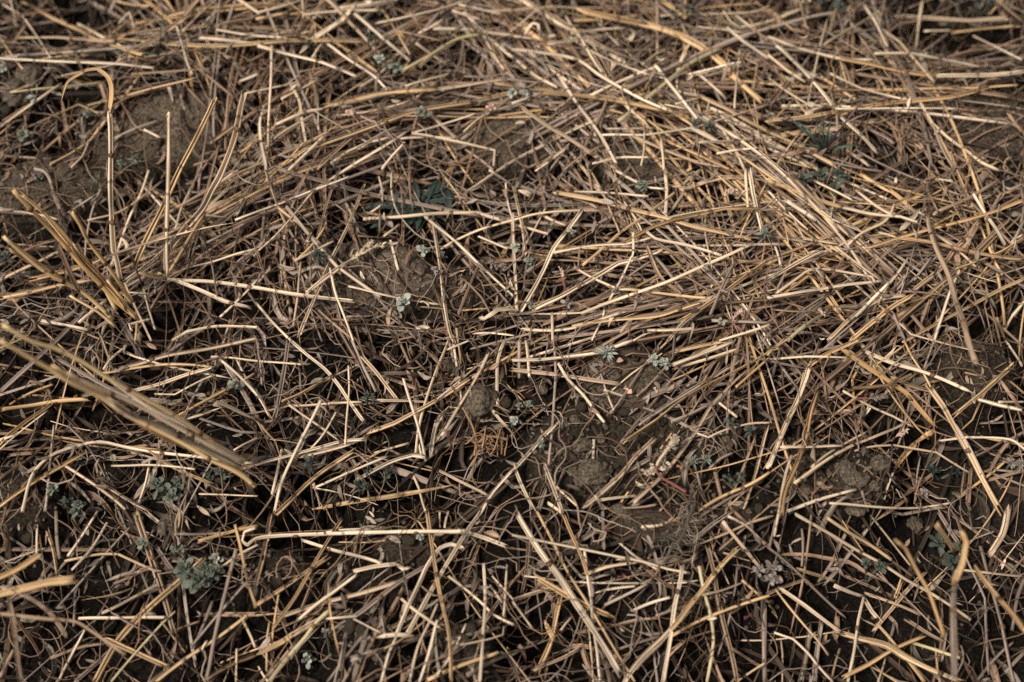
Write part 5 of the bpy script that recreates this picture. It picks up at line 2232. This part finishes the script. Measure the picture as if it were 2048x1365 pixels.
# the orange root tangle, twig and wiry white roots
mb = MB()
for k in range(24):
    cx, cy = 977 + R.gauss(0, 22), 893 + R.gauss(0, 7)
    p = pile(cx, cy, .006, 75)
    a, L = R.gauss(.2, .9), R.uniform(.008, .022)
    tt = np.linspace(-.5, .5, 9)
    P = np.stack([p[0] + L * tt * math.cos(a), p[1] + L * tt * math.sin(a) + .003 * np.sin(tt * 5 + k), np.full(9, p[2] + R.uniform(.001, .007)) + .002 * np.cos(tt * 4)], -1)
    tube(mb, P, R.uniform(.0003, .0006), 'orange', .9, 0, (1, .6), False, 6)
pc = pile(975, 893)
t = tag(empty('root_mat', pc), 'orange-brown knot of fine roots right under the largest clod', 'roots')
mb.build('fine_root', t, pc)['kind'] = 'stuff'
mb = MB()
P = catmull(np.array([at(x, y, pile(x, y, .006, 85)[2] + .003) for x, y in [(1016, 880), (990, 874), (972, 876), (955, 886), (944, 850), (925, 815)]]), 40)
tube(mb, P, .0009, 'orange', .9, 0, (1, .6), False, 6)
mb.build('runner', t, P[10])


def twig(pts, w_px, m_, lab, side=(), name='twig', up=.004):
    P = catmull(np.array([at(x, y, pile(x, y, .006, 80)[2] + up) for x, y in pts]), 50)
    t = tag(empty(name, P[0]), lab, 'twig')
    mb = MB()
    tube(mb, wobble(P, .0006), w_px * m_per_px(P[0]) / 2, m_, .9, 0, (1, .75), False)
    mb.build('main_stem', t, P[25])
    for q in side:
        Q = catmull(np.array([at(x, y, pile(x, y, .006, 80)[2] + up) for x, y in q]), 20)
        mb = MB()
        tube(mb, Q, w_px * .35 * m_per_px(P[0]), m_, .9, 0, (1, .6), False, 6)
        mb.build('side_branch', t, Q[10])


twig([(119, 420), (108, 392), (99, 362), (88, 346), (68, 338)], 7, 'y', 'forked grey twig of the mauve withered rosette on open soil', [[(99, 362), (96, 345), (90, 335)]])
twig([(1706, 776), (1740, 774), (1776, 770), (1800, 758), (1824, 748)], 8, 'root', 'arched brown twig above the crimson-stalked seed cluster', [[(1776, 770), (1795, 756)]])
twig([(1783, 890), (1780, 925), (1776, 945), (1790, 965), (1812, 985)], 5, 'husk', 'curved grey rootlet hanging over the shaded clods', [[(1780, 930), (1768, 950), (1762, 975), (1766, 1000)]])
twig([(1186, 1084), (1200, 1082), (1210, 1076), (1212, 1066), (1190, 1060), (1176, 1046)], 2.4, 'ear', 'wiry white curled rootlet on black soil', [[(1190, 1060), (1184, 1072), (1188, 1082)]])
twig([(860, 682), (850, 700), (822, 726), (790, 742)], 7, 'root', 'smooth brown root arching below the straw star', [[(830, 720), (845, 735), (862, 752)]])
twig([(1420, 630), (1440, 580), (1465, 535), (1468, 530)], 7, 'y', 'knobbly dark grey twig crossing the straw pile', [[(1440, 580), (1455, 585)]])
twig([(1230, 380), (1228, 420), (1210, 455), (1190, 470)], 3, 'root', 'thin looping brown stem over the straw beside the long gold stalk', [[(1228, 400), (1240, 425), (1243, 455)]])
twig([(540, 270), (534, 330), (545, 400)], 3, 'root', 'thin brown stem standing near the tall pale straw', [])

# ------------------------------------------------------------------ the litter nobody could count
tag(litter.build('straw_litter'), kind='stuff')
tag(leaflit.build('leaf_litter'), kind='stuff')
tag(roots.build('root_tangle'), kind='stuff')
tag(flakes.build('chaff'), kind='stuff')

# ------------------------------------------------------------------ saying which straw is which
MARKS = [
    (808, 622, 'the silver central rosette'), (1212, 718, 'the dense silver rosette'), (1313, 738, 'the broad-leaved silver seedling'),
    (961, 806, 'the largest brown clod'), (1340, 930, 'the woolly cream spike'), (845, 400, 'the dark toothed weed'), (1655, 250, 'the green grass tuft'),
    (740, 505, 'the cream seed ear'), (720, 590, 'the central bare soil'), (1255, 790, 'the pink petals'), (975, 893, 'the orange root knot'),
    (398, 1158, 'the big curly weed'), (345, 985, 'the spreading grey-green weed'), (150, 1020, 'the stemmed grey-green weed'), (60, 175, 'the paired dull clods'),
    (140, 195, 'the hooked dry leaf'), (1652, 368, 'the large pointed-leaved weed'), (1400, 275, 'the half-hidden dark weed'), (1033, 207, 'the silver rosette by upper soil'),
    (775, 140, 'the twin far rosettes'), (1526, 483, 'the grey-green tufted head'), (1040, 610, 'the straw star joint'), (1700, 955, 'the rugged clod pile'),
    (1471, 872, 'the dull broad-leaved weed'), (1525, 1150, 'the faded mauve weed'), (1888, 1112, 'the blurred dark weed'), (2026, 945, 'the fluffy grey weed'),
    (1880, 958, 'the shaded green weed'), (250, 640, 'the golden stubble foot'), (500, 950, 'the largest stubble foot'), (100, 400, 'the blurred stubble tips'),
    (82, 366, 'the mauve withered rosette'), (1760, 780, 'the arched brown twig'), (1647, 875, 'the crimson leaf'), (760, 958, 'the paired-leaf dark weed'),
    (475, 784, 'the dark-veined rosette'), (620, 1328, 'the silver rosette near bottom edge'), (1190, 945, 'the broad flat-topped clod'), (757, 1275, 'the small clod heap'),
    (1366, 42, 'the far pointed-leaved weed'), (1660, 14, 'the far round-leaved weed'), (1460, 388, 'the curling pinkish seed head'), (1281, 384, 'the round rosette on greenish straw'),
    (340, 1052, 'the light brown clod'), (1475, 640, 'the red-stemmed spike'), (1130, 570, 'the thin red spike'), (940, 1055, 'the crossing of hooked straws'),
    (1985, 245, 'the dark bare soil at the edge'), (355, 240, 'the bare soil behind upright stalks'), (1290, 1150, 'the knotted straw crossing'), (1850, 435, 'the raised dark straw top'),
    (20, 1190, 'the blurred raised gold stalks'), (290, 560, 'the open tuft foot'), (1820, 1090, 'the raised golden hook tip'), (500, 60, 'the far pale straw ends'),
    (1050, 60, 'the frayed grey straw end'), (1900, 50, 'the far dark corner'), (1180, 1290, 'the near crossing pale leaf'), (1780, 1290, 'the near thick gold straw'),
]
COLN = {'p': 'pale cream', 'g': 'golden', 't': 'tan', 'y': 'greyed', 'n': 'greenish'}


def describe(d, full=True):
    q = d['px']
    v = q[-1] - q[0]
    a = math.degrees(math.atan2(-(v[1]), v[0])) % 180
    way = 'lying level' if a < 12 or a > 168 else 'upright' if 76 < a < 104 else 'rising rightward' if a < 90 else 'falling rightward'
    seg = np.diff(q, axis=0)
    th = np.arctan2(seg[:, 1], seg[:, 0])
    turn = np.abs((np.diff(th) + math.pi) % (2 * math.pi) - math.pi) if len(th) > 1 else np.zeros(1)
    shp = 'curled' if d['curl'] else 'kinked' if turn.max() > .55 else 'curved' if turn.sum() > .5 else ''
    ln = 'short' if d['len'] < 95 else 'very long' if d['len'] > 400 else 'long' if d['len'] > 240 else ''
    th_ = 'thick' if d['w'] > 11.5 else 'thin' if d['w'] < 6 else ''
    noun = {'t': 'straw', 's': 'split straw', 'r': 'dry leaf'}[d['shape']]
    first = [w for w in (ln, th_, shp, COLN[d['col']]) if w]
    return ' '.join(first) + ' ' + noun, way


def where(d, skip=0):
    m = d['mid']
    k = sorted(MARKS, key=lambda t: (t[0] - m[0]) ** 2 + (t[1] - m[1]) ** 2)[skip]
    dx, dy = m[0] - k[0], m[1] - k[1]
    dist = math.hypot(dx, dy)
    rel = 'beside' if dist < 22 else ('right of' if dx > 0 else 'left of') if abs(dx) > abs(dy) else ('below' if dy > 0 else 'above')
    return rel, k[2], dist


groups = {}
for d in THINGS:
    a, w = describe(d)
    rel, mk, dist = where(d)
    groups.setdefault((a, w, rel, mk), []).append((dist, d))
ORD = ['nearest', 'second', 'third', 'fourth', 'fifth']
for (a, w, rel, mk), v in groups.items():
    v.sort(key=lambda t: t[0])
    for i, (_, d) in enumerate(v):
        lab = f'{a} {w} {rel} {mk}' if len(v) == 1 else f'{a} {w}, {ORD[i]} {rel} {mk}'
        ws = lab.split()
        if len(ws) > 16:
            ws = [x for x in ws if x not in ('lying', 'very')]
        tag(d['obj'], ' '.join(ws), 'dry leaf' if d['shape'] == 'r' else 'straw', 'dry leaves among the straw' if d['shape'] == 'r' else 'straw stalks lying on the field')
